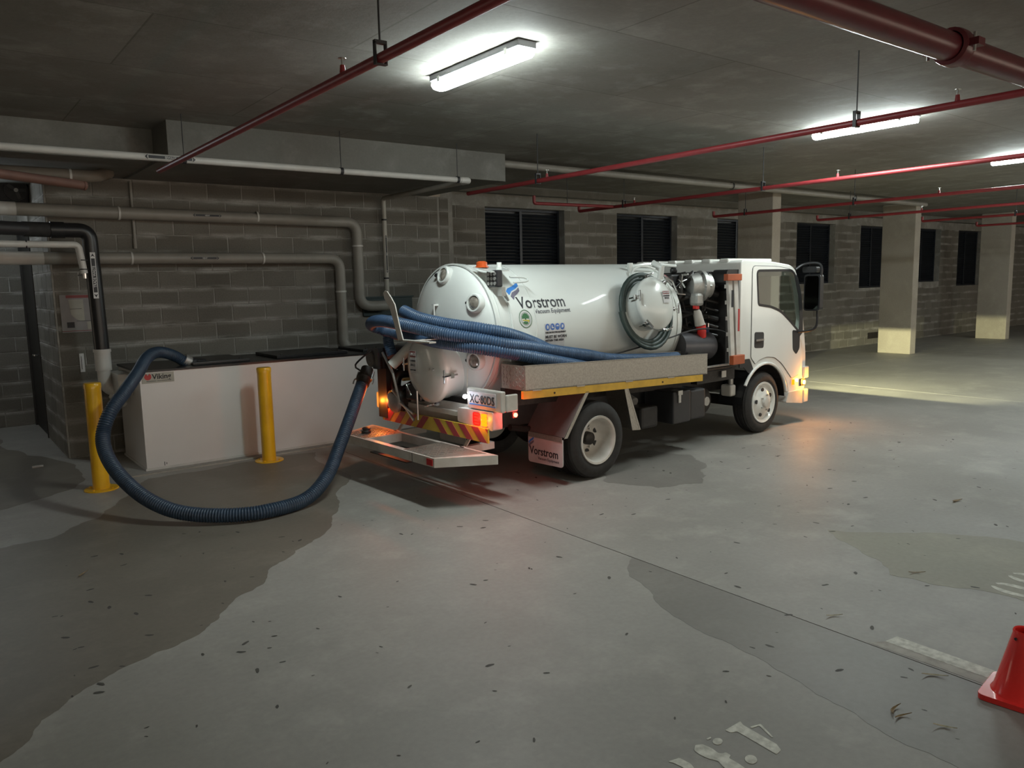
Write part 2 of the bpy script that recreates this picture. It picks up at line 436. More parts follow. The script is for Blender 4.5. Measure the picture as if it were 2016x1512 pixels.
# ---- floor: cast slabs with open saw joints between them
fl = nb(); box(fl, -6, 34, -8, 12.5, -0.3, -0.02)
floor = structure(obj('floor', fl, 'speck'))
XS = [-6, 3.55, 12.0, 20.4, 34]; YS = [-8, 8.12, 12.5]
for i in range(4):
    for j in range(2):
        b = nb(); g = 0.004
        box(b, XS[i]+g, XS[i+1]-g, YS[j]+g, YS[j+1]-g, -0.02, 0.0); obj('slab', b, 'floor', floor)
def wander(pts, amp, it=4, seed=1):
    rnd = random.Random(seed); P = [Vector((*p, 0)) for p in pts]
    for k in range(it):
        Q = []
        for i in range(len(P)):
            a, b_ = P[i], P[(i+1) % len(P)]; Q.append(a); d = b_-a
            nrm = Vector((-d.y, d.x, 0)); Q.append((a+b_)/2+nrm*rnd.uniform(-1, 1)*amp)
        P = Q
    return [(p.x, p.y) for p in P]
def patch(name, pts, z, mat, amp=0.12, seed=1, it=4, thick=0.0006, xmax=99):
    b = nb(); prism(b, [(min(px, xmax), py) for px, py in wander(pts, amp, it, seed)], z, z+thick, 'xy'); return obj(name, b, mat, floor)
patch('damp_shade_patch', [(3.30,7.9),(3.09,6.6),(2.95,6.4),(2.45,5.6),(2.29,5.3),(1.9,5.0),(1.52,4.55),(1.2,4.3),(0.89,4.03),(0.51,3.88),(0.25,3.67),(0.05,3.4),(-1.2,2.4),(-3,3.2),(-3,6.6),(0.0,6.42),(0.3,6.44),(0.62,6.45),(1.0,6.8),(1.35,7.4),(1.6,7.9)], 0.0003, 'damp', 0.10, 3)
patch('damp_shade_patch', [(4.75,4.85),(4.95,4.45),(5.36,4.30),(5.6,4.45),(5.93,4.72),(6.15,5.1),(6.03,5.5),(5.5,5.6),(4.95,5.3)], 0.0003, 'damp_shade', 0.14, 5)
patch('damp_shade_patch', [(3.60,3.45),(3.3,3.2),(3.1,2.75),(3.04,2.3),(2.98,1.9),(2.92,1.55),(2.86,1.3),(2.84,1.0),(2.8,0.4),(3.60,0.2),(3.60,2)], 0.0003, 'damp_shade', 0.07, 8, xmax=3.545)  # damp area whose darker tone also paints in the shade near the cone
patch('damp_shade_patch', [(-3,6.9),(0.4,7.6),(1.0,8.0),(1.1,9.3),(0.6,12.2),(-3,12.2)], 0.0003, 'damp', 0.10, 9)
patch('rust_stain', [(5.0,2.9),(5.6,2.2),(5.9,1.4),(5.2,0.9),(4.6,1.3),(4.5,2.2)], 0.0003, concrete('silty concrete', (0.33,0.31,0.24), (0.28,0.265,0.21), (0.38,0.36,0.28), 0.6, 0.8, bump=0.05), 0.12, 12)
# grit, gum spots and small flecks on the slab
b = nb(); rnd = random.Random(5)
for k in range(330):
    x = rnd.uniform(0.3, 9.0); y = rnd.uniform(0.9, 6.0)
    r = rnd.choice((0.006, 0.008, 0.011, 0.017)); a = rnd.uniform(0, PI)
    vs = [b.verts.new((x+r*1.5*math.cos(t)*math.cos(a)-r*rnd.uniform(.4,.8)*math.sin(t)*math.sin(a), y+r*1.5*math.cos(t)*math.sin(a)+r*rnd.uniform(.4,.8)*math.sin(t)*math.cos(a), 0.0012)) for t in [i*PI/4 for i in range(8)]]
    b.faces.new(vs)
stuff(obj('grit', b, 'speck', floor))
# painted bay numbers (stencilled, with bridges)
def paint(polys, ball=()):
    b = nb()
    for p in polys: prism(b, round_poly(p, 0.006, 3), 0.001, 0.002, 'xy')
    for (cx, cy, rx, ry, a) in ball:
        pts = []
        for i in range(18):
            t = 2*PI*i/18; ex, ey = rx*math.cos(t), ry*math.sin(t)
            pts.append((cx+ex*math.cos(a)-ey*math.sin(a), cy+ex*math.sin(a)+ey*math.cos(a)))
        prism(b, pts, 0.001, 0.002, 'xy')
    return obj('painted_number', b, 'paint', floor)
def arcband(cx, cy, rx, ry, w, a0, a1, n=14):
    o = [(cx+rx*math.cos(a0+(a1-a0)*i/n), cy+ry*math.sin(a0+(a1-a0)*i/n)) for i in range(n+1)]
    q = [(cx+(rx-w)*math.cos(a1-(a1-a0)*i/n), cy+(ry-w*0.45)*math.sin(a1-(a1-a0)*i/n)) for i in range(n+1)]
    return o+q
paint([[(2.405,1.805),(2.505,1.805),(2.492,1.782),(2.482,1.62),(2.462,1.588),(2.425,1.583),(2.436,1.77),(2.41,1.78)],
       [(2.503,1.757),(2.553,1.742),(2.512,1.655),(2.506,1.66),(2.538,1.738),(2.500,1.748)]])
paint([[(2.205,1.795),(2.235,1.815),(2.262,1.80),(2.268,1.76),(2.262,1.725),(2.272,1.715),(2.288,1.712),(2.288,1.688),(2.268,1.682),(2.268,1.64),(2.262,1.60),(2.24,1.58),(2.215,1.585),(2.205,1.62),(2.208,1.665),(2.222,1.695),(2.205,1.73),(2.200,1.765)],
       [(2.30,1.815),(2.325,1.812),(2.32,1.805),(2.30,1.806)]], [(2.322,1.776,0.024,0.018,0.3),(2.325,1.625,0.028,0.022,0.5)])
paint([[(2.125,1.80),(2.075,1.812),(2.085,1.79),(2.09,1.755),(2.075,1.70),(2.045,1.64),(2.06,1.63),(2.105,1.69),(2.13,1.75)],[(2.03,1.80),(2.0,1.79),(2.0,1.76),(2.03,1.77)]])
def crescent(cx, cy, sgn):
    o = [(cx+sgn*(0.014+0.072*math.cos(a)), cy+0.115*math.sin(a)) for a in [math.radians(q) for q in range(-78, 79, 12)]]
    return o+[(cx+sgn*(0.014+0.026*math.cos(a)), cy+0.098*math.sin(a)) for a in [math.radians(q) for q in range(78, -79, -12)]]
for cx in (4.80, 5.04): paint([crescent(cx, 1.635, 1), crescent(cx, 1.635, -1)])
paint([[(5.22,1.735),(5.30,1.735),(5.30,1.53),(5.25,1.53),(5.25,1.715),(5.22,1.72)]])
b = nb(); prism(b, wander([(3.635,1.785),(3.73,1.775),(3.73,0.9),(3.73,0.2),(3.635,0.2),(3.635,0.9)], 0.004, 3, 4), 0.001, 0.002, 'xy'); obj('painted_line', b, 'paint', floor)
b = nb(); prism(b, wander([(3.562,1.83),(3.635,1.785),(3.635,0.9),(3.635,0.2),(3.562,0.2)], 0.006, 3, 6), 0.0006, 0.0012, 'xy'); obj('worn_paint', b, flat('worn floor paint', (0.36, 0.335, 0.29), 0.6, var=0.15, vscale=14, grime=(0.27, 0.24, 0.20)), floor)

# ---- ceiling
b = nb(); box(b, -6, 34, -8, 12.5, CZ, CZ+0.25); structure(obj('ceiling', b, 'ceil'))
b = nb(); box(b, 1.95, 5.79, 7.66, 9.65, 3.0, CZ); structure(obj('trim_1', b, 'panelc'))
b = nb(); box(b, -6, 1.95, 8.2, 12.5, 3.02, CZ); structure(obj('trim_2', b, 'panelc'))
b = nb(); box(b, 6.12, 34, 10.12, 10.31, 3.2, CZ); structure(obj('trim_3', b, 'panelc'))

# ---- walls
_blk = {}
def block_mesh(wd, hg=0.19, dp=0.02):
    k = (round(wd, 3), round(hg, 3))
    if k in _blk: return _blk[k]
    b = nb(); w2, h2, c = wd/2, hg/2, 0.004
    base = [b.verts.new((x, 0, z)) for x, z in ((-w2,-h2),(w2,-h2),(w2,h2),(-w2,h2))]
    mid = [b.verts.new((x, -dp+c, z)) for x, z in ((-w2,-h2),(w2,-h2),(w2,h2),(-w2,h2))]
    top = [b.verts.new((x, -dp, z)) for x, z in ((-w2+c,-h2+c),(w2-c,-h2+c),(w2-c,h2-c),(-w2+c,h2-c))]
    for i in range(4):
        j = (i+1) % 4; b.faces.new((base[i], base[j], mid[j], mid[i])); b.faces.new((mid[i], mid[j], top[j], top[i]))
    b.faces.new(top)
    me = bpy.data.meshes.new('block'); b.normal_update(); bmesh.ops.recalc_face_normals(b, faces=b.faces); b.to_mesh(me); b.free()
    me.materials.append(M['block']); _blk[k] = me; return me
def blockwork(wall, u0, u1, z0, z1, pos, rz, openings=(), limit=None, rank=None, stop=3.0):
    """lay running-bond blocks along u; pos(u,z) gives the world point on the joint plane"""
    cells = []; nz = int(round((z1-z0)/0.2))
    for r in range(nz):
        za, zb = z0+r*0.2, z0+(r+1)*0.2
        cuts = [u0, u1]; u = math.floor(u0/0.4)*0.4+(0.2 if r % 2 else 0)-0.4
        while u < u1:
            if u0+0.03 < u < u1-0.03: cuts.append(u)
            u += 0.4
        ops = [o for o in openings if o[2] < zb-0.02 and o[3] > za+0.02]
        for o in ops: cuts += [o[0], o[1]]
        cuts = sorted(set(round(c, 3) for c in cuts)); cc = [cuts[0]]
        for c in cuts[1:]:
            if c-cc[-1] < 0.06 and not any(abs(c-e) < 1e-3 for o in ops for e in o[:2]) and c != cuts[-1]: continue
            cc.append(c)
        for a, e in zip(cc, cc[1:]):
            m_ = (a+e)/2
            if e-a < 0.04 or any(o[0]-1e-3 < m_ < o[1]+1e-3 for o in ops): continue
            cells.append((a, e, za, zb))
    if limit and len(cells) > limit:
        cells.sort(key=rank); rest = cells[limit:]; cells = cells[:limit]
    else: rest = []
    for a, e, za, zb in cells:
        o = bpy.data.objects.new('block', block_mesh(e-a-0.012)); C.objects.link(o); o.parent = wall
        o.location = pos((a+e)/2, (za+zb)/2); o.rotation_euler = (random.uniform(-.004, .004), 0, rz+random.uniform(-.004, .004))
    if rest:
        b = nb()
        for a, e, za, zb in rest:
            me = block_mesh(e-a-0.012); n = len(b.verts); b.from_mesh(me); b.verts.ensure_lookup_table()
            mt = Matrix.Translation(pos((a+e)/2, (za+zb)/2)) @ Matrix.Rotation(rz, 4, 'Z')
            for v in b.verts[n:]: v.co = mt @ v.co
        stuff(obj('distant_blocks', b, 'block', wall))

# wall behind the white tank (left), facing the camera
b = nb(); box(b, 1.149, 6.12, 9.4545, 9.66, 0, 3.0)
wl = structure(obj('wall_left', b, 'mortar'))
blockwork(wl, 1.16, 5.94, 0, 3.0, lambda u, z: (u, 9.47, z), 0)
blockwork(wl, 5.96, 6.12, 0, 3.0, lambda u, z: (u, 9.47, z), 0)
# its return towards the doorway
b = nb(); box(b, 1.1495, 1.36, 9.66, 11.0, 0, 3.02); ws = structure(obj('wall_side', b, 'mortar'))
blockwork(ws, 9.46, 11.0, 0, 3.0, lambda u, z: (1.165, 9.46+11.0-u, z), -PI/2)
b = nb(); box(b, 1.2, 1.4, 12.2, 12.5, 0, 3.02); box(b, 1.16, 1.4, 11.0, 12.3, 2.6, 3.02); structure(obj('wall_passage', b, 'mortar'))
b = nb(); box(b, -4, 1.2, 12.3045, 12.5, 0, 3.02); wf = structure(obj('wall_far', b, 'mortar'))
blockwork(wf, -0.4, 1.2, 0, 3.0, lambda u, z: (u, 12.32, z), 0)
b = nb(); box(b, 6.12, 6.32, 9.66, 10.3, 0, CZ); structure(obj('wall_return', b, 'mortar'))
# window wall
WIN = [(7.36, 9.05, 1.4), (10.32, 11.98, 1.4), (13.22, 14.9, 1.4), (16.07, 17.68, 1.6), (18.84, 20.45, 1.45), (21.55, 23.16, 1.55), (24.27, 25.9, 1.4)]
b = nb(); y0, y1 = 10.3045, 10.55; x = 6.12
for a, e, s in WIN:
    box(b, x, a, y0, y1, 0, CZ); box(b, a, e, y0, y1, 0, s); box(b, a, e, y0, y1, 3.0, CZ); x = e
box(b, x, 34, y0, y1, 0, CZ)
wb = structure(obj('wall_back', b, 'mortar'))
def rank(c):
    xm, zm = (c[0]+c[1])/2, (c[2]+c[3])/2
    hid = (xm < 15.2 and zm < 1.5) or (12.6 < xm < 15.2) or (20.0 < xm < 21.5) or xm > 27.5
    return xm+(100 if hid else 0)
blockwork(wb, 6.12, 34, 0, 3.0, lambda u, z: (u, 10.32, z), 0, [(a-0.0, e+0.0, s, 3.0) for a, e, s in WIN], limit=300, rank=rank)
for i, (a, e, s) in enumerate(WIN):
    wn = empty('window_%d' % (i+1), (a, 10.48, s)); structure(wn)
    W_, H_ = e-a, 3.0-s
    b = nb()
    for q in ((0, W_, 0, 0.04), (0, W_, H_-0.04, H_), (0, 0.04, 0.04, H_-0.04), (W_-0.04, W_, 0.04, H_-0.04)): box(b, q[0], q[1], -0.03, 0.03, q[2], q[3])
    obj('window_frame', b, 'louvre', wn)
    b = nb(); box(b, W_/2-0.025, W_/2+0.025, -0.025, 0.025, 0.04, H_-0.04); obj('mullion', b, 'louvre', wn)
    b = nb(); box(b, 0.0, W_, 0.05, 0.07, 0, H_); obj('backing', b, 'black', wn)
    b = nb(); z = 0.07
    while z < H_-0.05:
        obox(b, (W_/2, 0.0, z), (1, 0, 0), W_-0.08, 0.055, 0.006, up=(0, 0.75, 0.66)); z += 0.055
    stuff(obj('louvre_slats', b, 'louvre', wn))
b = nb(); box(b, -6.2, -6, -8, 12.5, 0, CZ); structure(obj('wall_entry', b, 'mortar'))
# side wall closing the hall far to the right
b = nb(); box(b, 33.8, 34, -8, 10.31, 0, CZ); structure(obj('wall_right', b, 'mortar'))
# drain hole grille low in the window wall
b = nb(); box(b, 19.35, 19.95, 10.295, 10.305, 0.14, 0.30)
vg = obj('floor_vent', b, 'rust' if 'rust' in M else 'dark'); tag(vg, 'small dark vent low in the far block wall beside the orange indicator glow', 'vent')
# door
dr = empty('door_1', (1.135, 11.6, 0)); structure(dr)
b = nb(); box(b, 0.02, 0.06, -0.6, 0.66, 0.01, 2.6); obj('door_leaf', b, 'door', dr)
b = nb(); box(b, 0, 0.06, -0.6, -0.56, 0, 2.6); box(b, 0, 0.06, 0.62, 0.66, 0, 2.6); box(b, 0, 0.06, -0.56, 0.62, 2.56, 2.6); obj('door_frame', b, 'door', dr)
b = nb(); cyl(b, (0.02, -0.42, 1.02), (-0.04, -0.42, 1.02), 0.012); cyl(b, (-0.04, -0.42, 1.02), (-0.04, -0.30, 1.02), 0.010); obj('door_handle', b, 'chrome', dr)
b = nb(); box(b, 1.36, 3.6, 8.06, 8.10, 0.0, 0.012); structure(obj('trim_4', b, 'kerb'))

# ---- columns
for (x, y, lb, tp) in ((12.2, 8.31, 'broad concrete column directly behind the truck cab', 3.32), (17.5, 8.33, 'concrete column right of the truck cab with a headlamp-lit foot', 3.32), (22.85, 8.4, 'farthest concrete column at the right with a headlamp-lit foot', 3.32)):
    b = nb(); box(b, x, x+0.25, y, y+0.74, 0, 3.32); tag(obj('column', b, 'col', bev=0.012), lb, 'column')

# ================================================================ LAMPS
def lamp(x, y, lb, L_=1.04):
    e = empty('batten_lamp', (x, y, CZ)); tag(e, lb, 'lamp', 'ceiling batten lamps')
    b = nb(); box(b, -0.075, 0.075, -L_/2-0.015, L_/2+0.015, -0.045, -0.001); obj('housing', b, 'lampbody', e, bev=0.006)
    b = nb(); prof = [(-0.062, -0.047), (-0.068, -0.075), (-0.05, -0.098), (0, -0.106), (0.05, -0.098), (0.068, -0.075), (0.062, -0.047)]
    A, B = [], []
    for px, pz in prof: A.append(b.verts.new((px, -L_/2, pz))); B.append(b.verts.new((px, L_/2, pz)))
    for i in range(6): b.faces.new((A[i], A[i+1], B[i+1], B[i]))
    b.faces.new(A); b.faces.new(B[::-1]); obj('diffuser', b, 'lamp', e)
    for yy in (-L_/2+0.1, L_/2-0.13):
        b = nb(); box(b, -0.08, -0.065, yy, yy+0.03, -0.07, -0.03); obj('clip', b, 'steel', e)
lamp(3.24, 4.56, 'large lit batten lamp above the tanker, nearest the camera')
lamp(7.72, 4.24, 'lit batten lamp behind the red sprinkler pipe, right of the nearest lamp')
lamp(11.75, 4.08, 'lit batten lamp cut by the right edge of the photo')
lamp(16.2, 4.0, 'lit batten lamp beyond the frame on the right')
lamp(20.8, 4.0, 'lit batten lamp farthest to the right beyond the frame')
pe = empty('bulkhead_lamp', (0.25, 10.9, 2.75)); tag(pe, 'lit lamp in the dark doorway just beyond the left edge', 'lamp')
b = nb(); box(b, -0.30, 0.30, -0.05, 0.05, 0.03, 0.06); obj('housing', b, 'lampbody', pe, bev=0.006)
b = nb(); cyl(b, (-0.28, 0, 0), (0.28, 0, 0), 0.025, seg=14); obj('diffuser', b, emit('small lit tube', (0.85, 0.95, 1.0), 28), pe)
b = nb(); cyl(b, (-0.2, 0, 0.06), (-0.2, 0, 0.32), 0.006, seg=6); obj('hanger_rod', b, 'grey', pe)
b = nb(); cyl(b, (0.2, 0, 0.06), (0.2, 0, 0.32), 0.006, seg=6); obj('hanger_rod', b, 'grey', pe)
lamp(3.0, -3.8, 'lit batten lamp behind the camera')

# ================================================================ SPRINKLER PIPES
def red_run(x, y0, y1, lb, rods, heads, z=2.84, r=0.024, riser=True, xe=None):
    e = empty('sprinkler_pipe', (x, y1, z)); tag(e, lb, 'pipe', 'red sprinkler pipes under the ceiling')
    b = nb(); pts = [(0, y0-y1, 0), (0, 0, 0)]
    if riser: pts += [(0, 0, 0.09)]
    pipe(b, pts, r, 0.03, 12); obj('pipe_run', b, 'redpipe', e, smooth=40)
    for ry in rods:
        b = nb(); cyl(b, (0, ry-y1, r+0.05), (0, ry-y1, CZ-z), 0.005, seg=6)
        obj('hanger_rod', b, 'grey', e)
        b = nb()
        for s in (-1, 1): box(b, s*(r+0.004)-0.003, s*(r+0.004)+0.003, ry-y1-0.012, ry-y1+0.012, -r, r+0.045)
        box(b, -r-0.007, r+0.007, ry-y1-0.012, ry-y1+0.012, r+0.04, r+0.055); box(b, -r-0.007, r+0.007, ry-y1-0.012, ry-y1+0.012, -r-0.006, -r)
        obj('hanger_clip', b, 'grey', e)
    for hy in heads:
        b = nb(); cyl(b, (0, hy-y1, r-0.004), (0, hy-y1, r+0.035), 0.016, 0.012, 10); o = obj('sprinkler_boss', b, 'redpipe', e)
        b = nb(); cyl(b, (0, hy-y1, r+0.035), (0, hy-y1, r+0.065), 0.006, seg=8); cyl(b, (0, hy-y1, r+0.066), (0, hy-y1, r+0.069), 0.020, seg=12)
        obj('sprinkler_head', b, 'steel', o)
red_run(1.82, -4, 7.5, 'red sprinkler pipe nearest the camera, running over the blue hose', (3.35, -0.5), (3.75, 0.6), riser=False)
red_run(5.30, -4, 7.75, 'red sprinkler pipe passing in front of the second lit lamp', (2.96, 6.45), (2.3, 6.3), riser=False)
red_run(8.16, -4, 8.95, 'third red sprinkler pipe, starting above the tank and rising to the right', (5.7, 8.0, 2.0), (4.75, 7.8))
red_run(11.12, -4, 8.75, 'fourth red sprinkler pipe, passing the top of the column behind the cab', (8.1, 3.9, 6.2), (5.0, 2.6))
red_run(13.85, -4, 8.45, 'fifth red sprinkler pipe, ending right of the column behind the cab', (4.9, 7.8), (6.5,))
red_run(16.45, -4, 7.7, 'faint dark red sprinkler pipe near the far columns', (6.0,), (4.0,))
red_run(19.5, -4, 7.9, 'faintest red sprinkler pipe at the far right', (6.4,), (5.0,))
e = empty('sprinkler_branch', (6.75, 8.3, 2.84)); tag(e, 'short dark red branch pipe hanging left of the third sprinkler pipe', 'pipe')
b = nb(); pipe(b, [(0, 0, 0.1), (0, 0, 0), (1.36, -0.12, 0)], 0.022, 0.03, 10); obj('pipe_run', b, 'redpipe', e, smooth=40)
b = nb(); cyl(b, (0.55, -0.05, 0.02), (0.55, -0.05, 0.48), 0.005, seg=6); obj('hanger_rod', b, 'grey', e)
# fire main
e = empty('fire_main', (4.9, 2.12, 3.06)); tag(e, 'thick dark red fire main with a bolted coupling, top right of the photo', 'pipe')
b = nb(); cyl(b, (-4.5, 0.05, 0), (6, -0.05, 0), 0.078, seg=28); obj('pipe_run', b, 'darkred', e, smooth=40)
b = nb(); lathe(b, [(-0.06, 0.08), (-0.05, 0.10), (-0.03, 0.104), (0.03, 0.104), (0.05, 0.10), (0.06, 0.08)], (-0.1, 0, 0), (1, 0, 0), 24, cap=False)
box(b, -0.14, -0.06, 0.09, 0.15, -0.02, 0.02); box(b, -0.14, -0.06, -0.15, -0.09, -0.02, 0.02)
cp = obj('coupling', b, 'darkred', e, smooth=40)
b = nb(); cyl(b, (-0.13, 0.125, -0.05), (-0.13, 0.125, 0.05), 0.009, seg=8); cyl(b, (-0.13, -0.125, -0.05), (-0.13, -0.125, 0.05), 0.009, seg=8); obj('bolt', b, 'steel', cp)

# ================================================================ WALL PIPES
def clip_ring(e, p, d, r, mat='pvcpale', name='pipe_clip', w_=0.02):
    b = nb(); p = Vector(p); d = Vector(d).normalized(); lathe(b, [(-w_/2, r), (-w_/2, r+0.006), (w_/2, r+0.006), (w_/2, r)], p, d, 20, cap=False); return obj(name, b, mat, e, smooth=40)
def arrow_label(e, p, ex, ey, length, txt, wd=0.045, bg='ink', fg='pvcpale'):
    b = nb(); h = wd/2; L_ = length
    prism(b, [(0.03, -h*0.55), (L_-0.03, -h*0.55), (L_-0.03, h*0.55), (0.03, h*0.55)], 0, 0.001, 'xy')
    for s, x in ((1, 0), (-1, L_)): prism(b, [(x, 0), (x+s*0.026, -h), (x+s*0.02, 0), (x+s*0.026, h)] if s > 0 else [(x, 0), (x+s*0.026, h), (x+s*0.02, 0), (x+s*0.026, -h)], 0, 0.001, 'xy')
    place(b, p, ex, ey); o = obj('pipe_marker', b, bg, e)
    b = text_bm(txt, wd*0.55, 0.0004); xs = [v.co.x for v in b.verts]; wdt = max(xs)-min(xs)
    for v in b.verts: v.co.x += L_/2-wdt/2; v.co.y -= wd*0.2; v.co.z += 0.002
    place(b, p, ex, ey); obj('lettering', b, fg, o)
    return o
R2 = 0.031
e = empty('drain_pipe', (5.05, 7.35, 2.93)); tag(e, 'long white pipe hung below the ceiling, turning down the wall near the tank', 'pipe')
b = nb(); pipe(b, [(-6.5, 0, 0.0), (-0.1, 0, 0.0), (-0.02, 0, 0)], R2, 0.05); obj('pipe_run', b, 'pvcpale', e, smooth=40)
b = nb(); pipe(b, [(-0.12, 0, 0), (0.0, 0, 0), (0.0, 0.14, 0.0)], R2+0.005, 0.07); obj('elbow', b, 'pvcpale', e, smooth=40)
b = nb(); pipe(b, [(0, 0.1, 0.0), (0, 2.03, 0.0), (0, 2.03, -1.27)], R2, 0.05); obj('down_pipe', b, 'pvc', e, smooth=40)
for x in (-5.75+1.2, -3.05, -1.55, -0.16):
    clip_ring(e, (x, 0, 0), (1, 0, 0), R2, 'grey', 'pipe_clip', 0.03)
    b = nb(); cyl(b, (x, 0, R2), (x, 0, CZ-2.93 if x+5.05 < 1.9 or True else 0.1), 0.004, seg=6); obj('hanger_rod', b, 'grey', e)
for z in (-0.28, -1.05): clip_ring(e, (0, 2.03, z), (0, 0, 1), R2, 'grey')
arrow_label(e, (-3.38, -R2-0.001, 0), (1, 0, 0), (0, 0, 1), 0.42, 'SEWAGE')
arrow_label(e, (0.0, 2.03-R2-0.002, -0.98), (0, 0, 1), (-1, 0, 0), 0.5, 'VENT', 0.03)
RG = 0.067
e = empty('vent_pipe', (4.62, 9.33, 2.6)); tag(e, 'upper thick grey pipe along the block wall, dropping beside the truck', 'pipe')
b = nb(); pipe(b, [(-3.76, 0, 0.03), (0, 0, 0), (0, 0, -1.08), (0.4, -0.02, -1.08)], RG, 0.16); obj('pipe_run', b, 'pvcgrey', e, smooth=40)
b = nb(); pipe(b, [(-3.74, 0, 0.03), (-3.85, 0, 0.03), (-4.3, -0.3, 0.03), (-5.4, -0.8, 0.03)], RG+0.003, 0.12); obj('bend', b, 'pvcpale', e, smooth=40)
for x in (-2.8, -1.3): clip_ring(e, (x, 0, 0.02), (1, 0, 0), RG)
clip_ring(e, (0, 0, -0.3), (0, 0, 1), RG)
arrow_label(e, (-2.05, -RG-0.002, 0.02), (1, 0, 0), (0, 0, 1), 0.32, 'VENT', 0.04)
e = empty('inlet_pipe', (4.36, 9.33, 2.14)); tag(e, 'lower thick grey pipe along the block wall, dropping behind the white tank', 'pipe')
b = nb(); pipe(b, [(-3.3, 0, 0), (0, 0, 0), (0.0, 0, -1.1), (0.12, -0.05, -1.2)], RG-0.003, 0.16); obj('pipe_run', b, 'pvcgrey', e, smooth=40)
b = nb(); pipe(b, [(-3.28, 0, 0), (-3.45, 0, 0), (-4.0, -0.2, 0.0), (-5.2, -0.5, 0)], RG+0.001, 0.12); obj('bend', b, 'pvcpale', e, smooth=40)
for x in (-2.45, -1.0): clip_ring(e, (x, 0, 0), (1, 0, 0), RG-0.003)
clip_ring(e, (0, 0, -0.42), (0, 0, 1), RG-0.003)
arrow_label(e, (-1.85, -RG-0.0, 0), (1, 0, 0), (0, 0, 1), 0.32, 'VENT', 0.04)
e = empty('waste_pipe', (1.45, 8.9, 1.2)); tag(e, 'black pipe with a white arrow label dropping to the left end of the tank', 'pipe')
b = nb(); pipe(b, [(0.02, 0, 0.0), (0.0, 0.0, 1.2), (-0.25, 0.0, 1.2)], 0.072, 0.1, 20); obj('pipe_run', b, 'black', e, smooth=40)
b = nb(); cyl(b, (-0.22, 0, 1.2), (-0.34, 0, 1.2), 0.080, seg=20); obj('coupling', b, 'black', e, smooth=40)
b = nb(); tube(b, [(-0.33, 0, 1.2), (-0.45, -0.02, 1.2), (-0.58, -0.05, 1.2)], 0.072); obj('flexible_joint', b, 'rubber', e, smooth=40)
b = nb(); cyl(b, (-0.55, -0.05, 1.2), (-1.4, -0.5, 1.2), 0.065, seg=20); obj('branch', b, 'grey', e, smooth=40)
b = nb(); cyl(b, (0.02, 0, -0.22), (0.02, 0, -0.02), 0.078, seg=20); cyl(b, (0.02, 0, -0.03), (0.02, 0, 0.0), 0.085, seg=20)
pipe(b, [(0.02, 0, -0.18), (0.02, -0.03, -0.42), (0.25, -0.05, -0.45)], 0.065, 0.14, 18); obj('white_fitting', b, 'pvcpale', e, smooth=40)
ob = nb(); prism(ob, [(0, -0.024), (0.46, -0.024), (0.46, 0.024), (0, 0.024)], 0, 0.001, 'xy'); place(ob, (0.0, -0.0735, 0.52), (0, 0, 1), (-1, 0, 0)); pl = obj('marker_plate', ob, 'signwhite', e)
ob = nb(); prism(ob, [(0.06, -0.017), (0.40, -0.017), (0.40, 0.017), (0.06, 0.017)], 0, 0.001, 'xy')
for s, x in ((1, 0.01), (-1, 0.45)): prism(ob, [(x, 0), (x+s*0.035, -0.018*s), (x+s*0.025, 0), (x+s*0.035, 0.018*s)], 0, 0.001, 'xy')
place(ob, (0.0, -0.0750, 0.52), (0, 0, 1), (-1, 0, 0)); obj('marker_arrow', ob, 'ink', pl)
ob = text_bm('TRADE WASTE', 0.036, 0.0005, 0.9)
for v in ob.verts: v.co.x += 0.11; v.co.y -= 0.012
place(ob, (0.0, -0.0765, 0.52), (0, 0, 1), (-1, 0, 0)); obj('lettering', ob, 'signwhite', pl)
e = empty('small_white_pipe', (1.38, 8.75, 2.25)); tag(e, 'thin white pipe with black clips turning down beside the black pipe', 'pipe')
b = nb(); pipe(b, [(-1.6, -0.3, 0.0), (-0.55, -0.02, 0.0), (-0.06, 0, 0), (-0.03, 0, -0.28)], 0.033, 0.05, 14); obj('pipe_run', b, 'pvcpale', e, smooth=40)
for p, d in (((-0.03, 0, -0.15), (0, 0, 1)), ((-0.03, 0, -0.24), (0, 0, 1)), ((-0.5, -0.01, 0), (1, 0, 0))): clip_ring(e, p, d, 0.034, 'black', 'clip_band', 0.01)
b = nb(); cyl(b, (-0.03, 0, -0.28), (-0.03, 0, -0.33), 0.02, seg=10); cyl(b, (-0.05, 0, -0.30), (-0.09, 0, -0.30), 0.008, seg=8); obj('valve', b, 'chrome', e)
e = empty('soil_pipe', (0.6, 8.85, 3.0)); tag(e, 'brown pipe under the soffit at the left edge, bending upward', 'pipe')
b = nb(); pipe(b, [(-2.2, -0.05, -0.07), (0.95, 0.0, -0.07), (1.1, 0.2, -0.0)], 0.06, 0.1); obj('pipe_run', b, 'brownpipe', e, smooth=40); clip_ring(e, (0.72, 0, -0.07), (1, 0, 0), 0.06)
e = empty('red_waste_pipe', (1.45, 8.95, 2.88)); tag(e, 'faded red pipe sloping down from the left edge below the brown one', 'pipe')
b = nb(); pipe(b, [(-1.9, -0.95, 0.03), (0, -0.08, -0.04)], 0.045, 0.1); obj('pipe_run', b, 'salmon', e, smooth=40); clip_ring(e, (-0.02, -0.09, -0.04), (1, 0.45, 0), 0.046, 'salmon')
e = empty('ceiling_pipe', (5.82, 7.85, 3.24)); tag(e, 'white pipe running along the ceiling to the right from the drop panel', 'pipe')
b = nb(); cyl(b, (0, 0, 0), (11.5, 0.2, 0.0), 0.045, seg=16); obj('pipe_run', b, 'pvcgrey', e, smooth=40)
for x in (0.05, 4.7, 8.5): clip_ring(e, (x, 0.02*x/1.2, 0), (1, 0, 0), 0.05, 'grey')
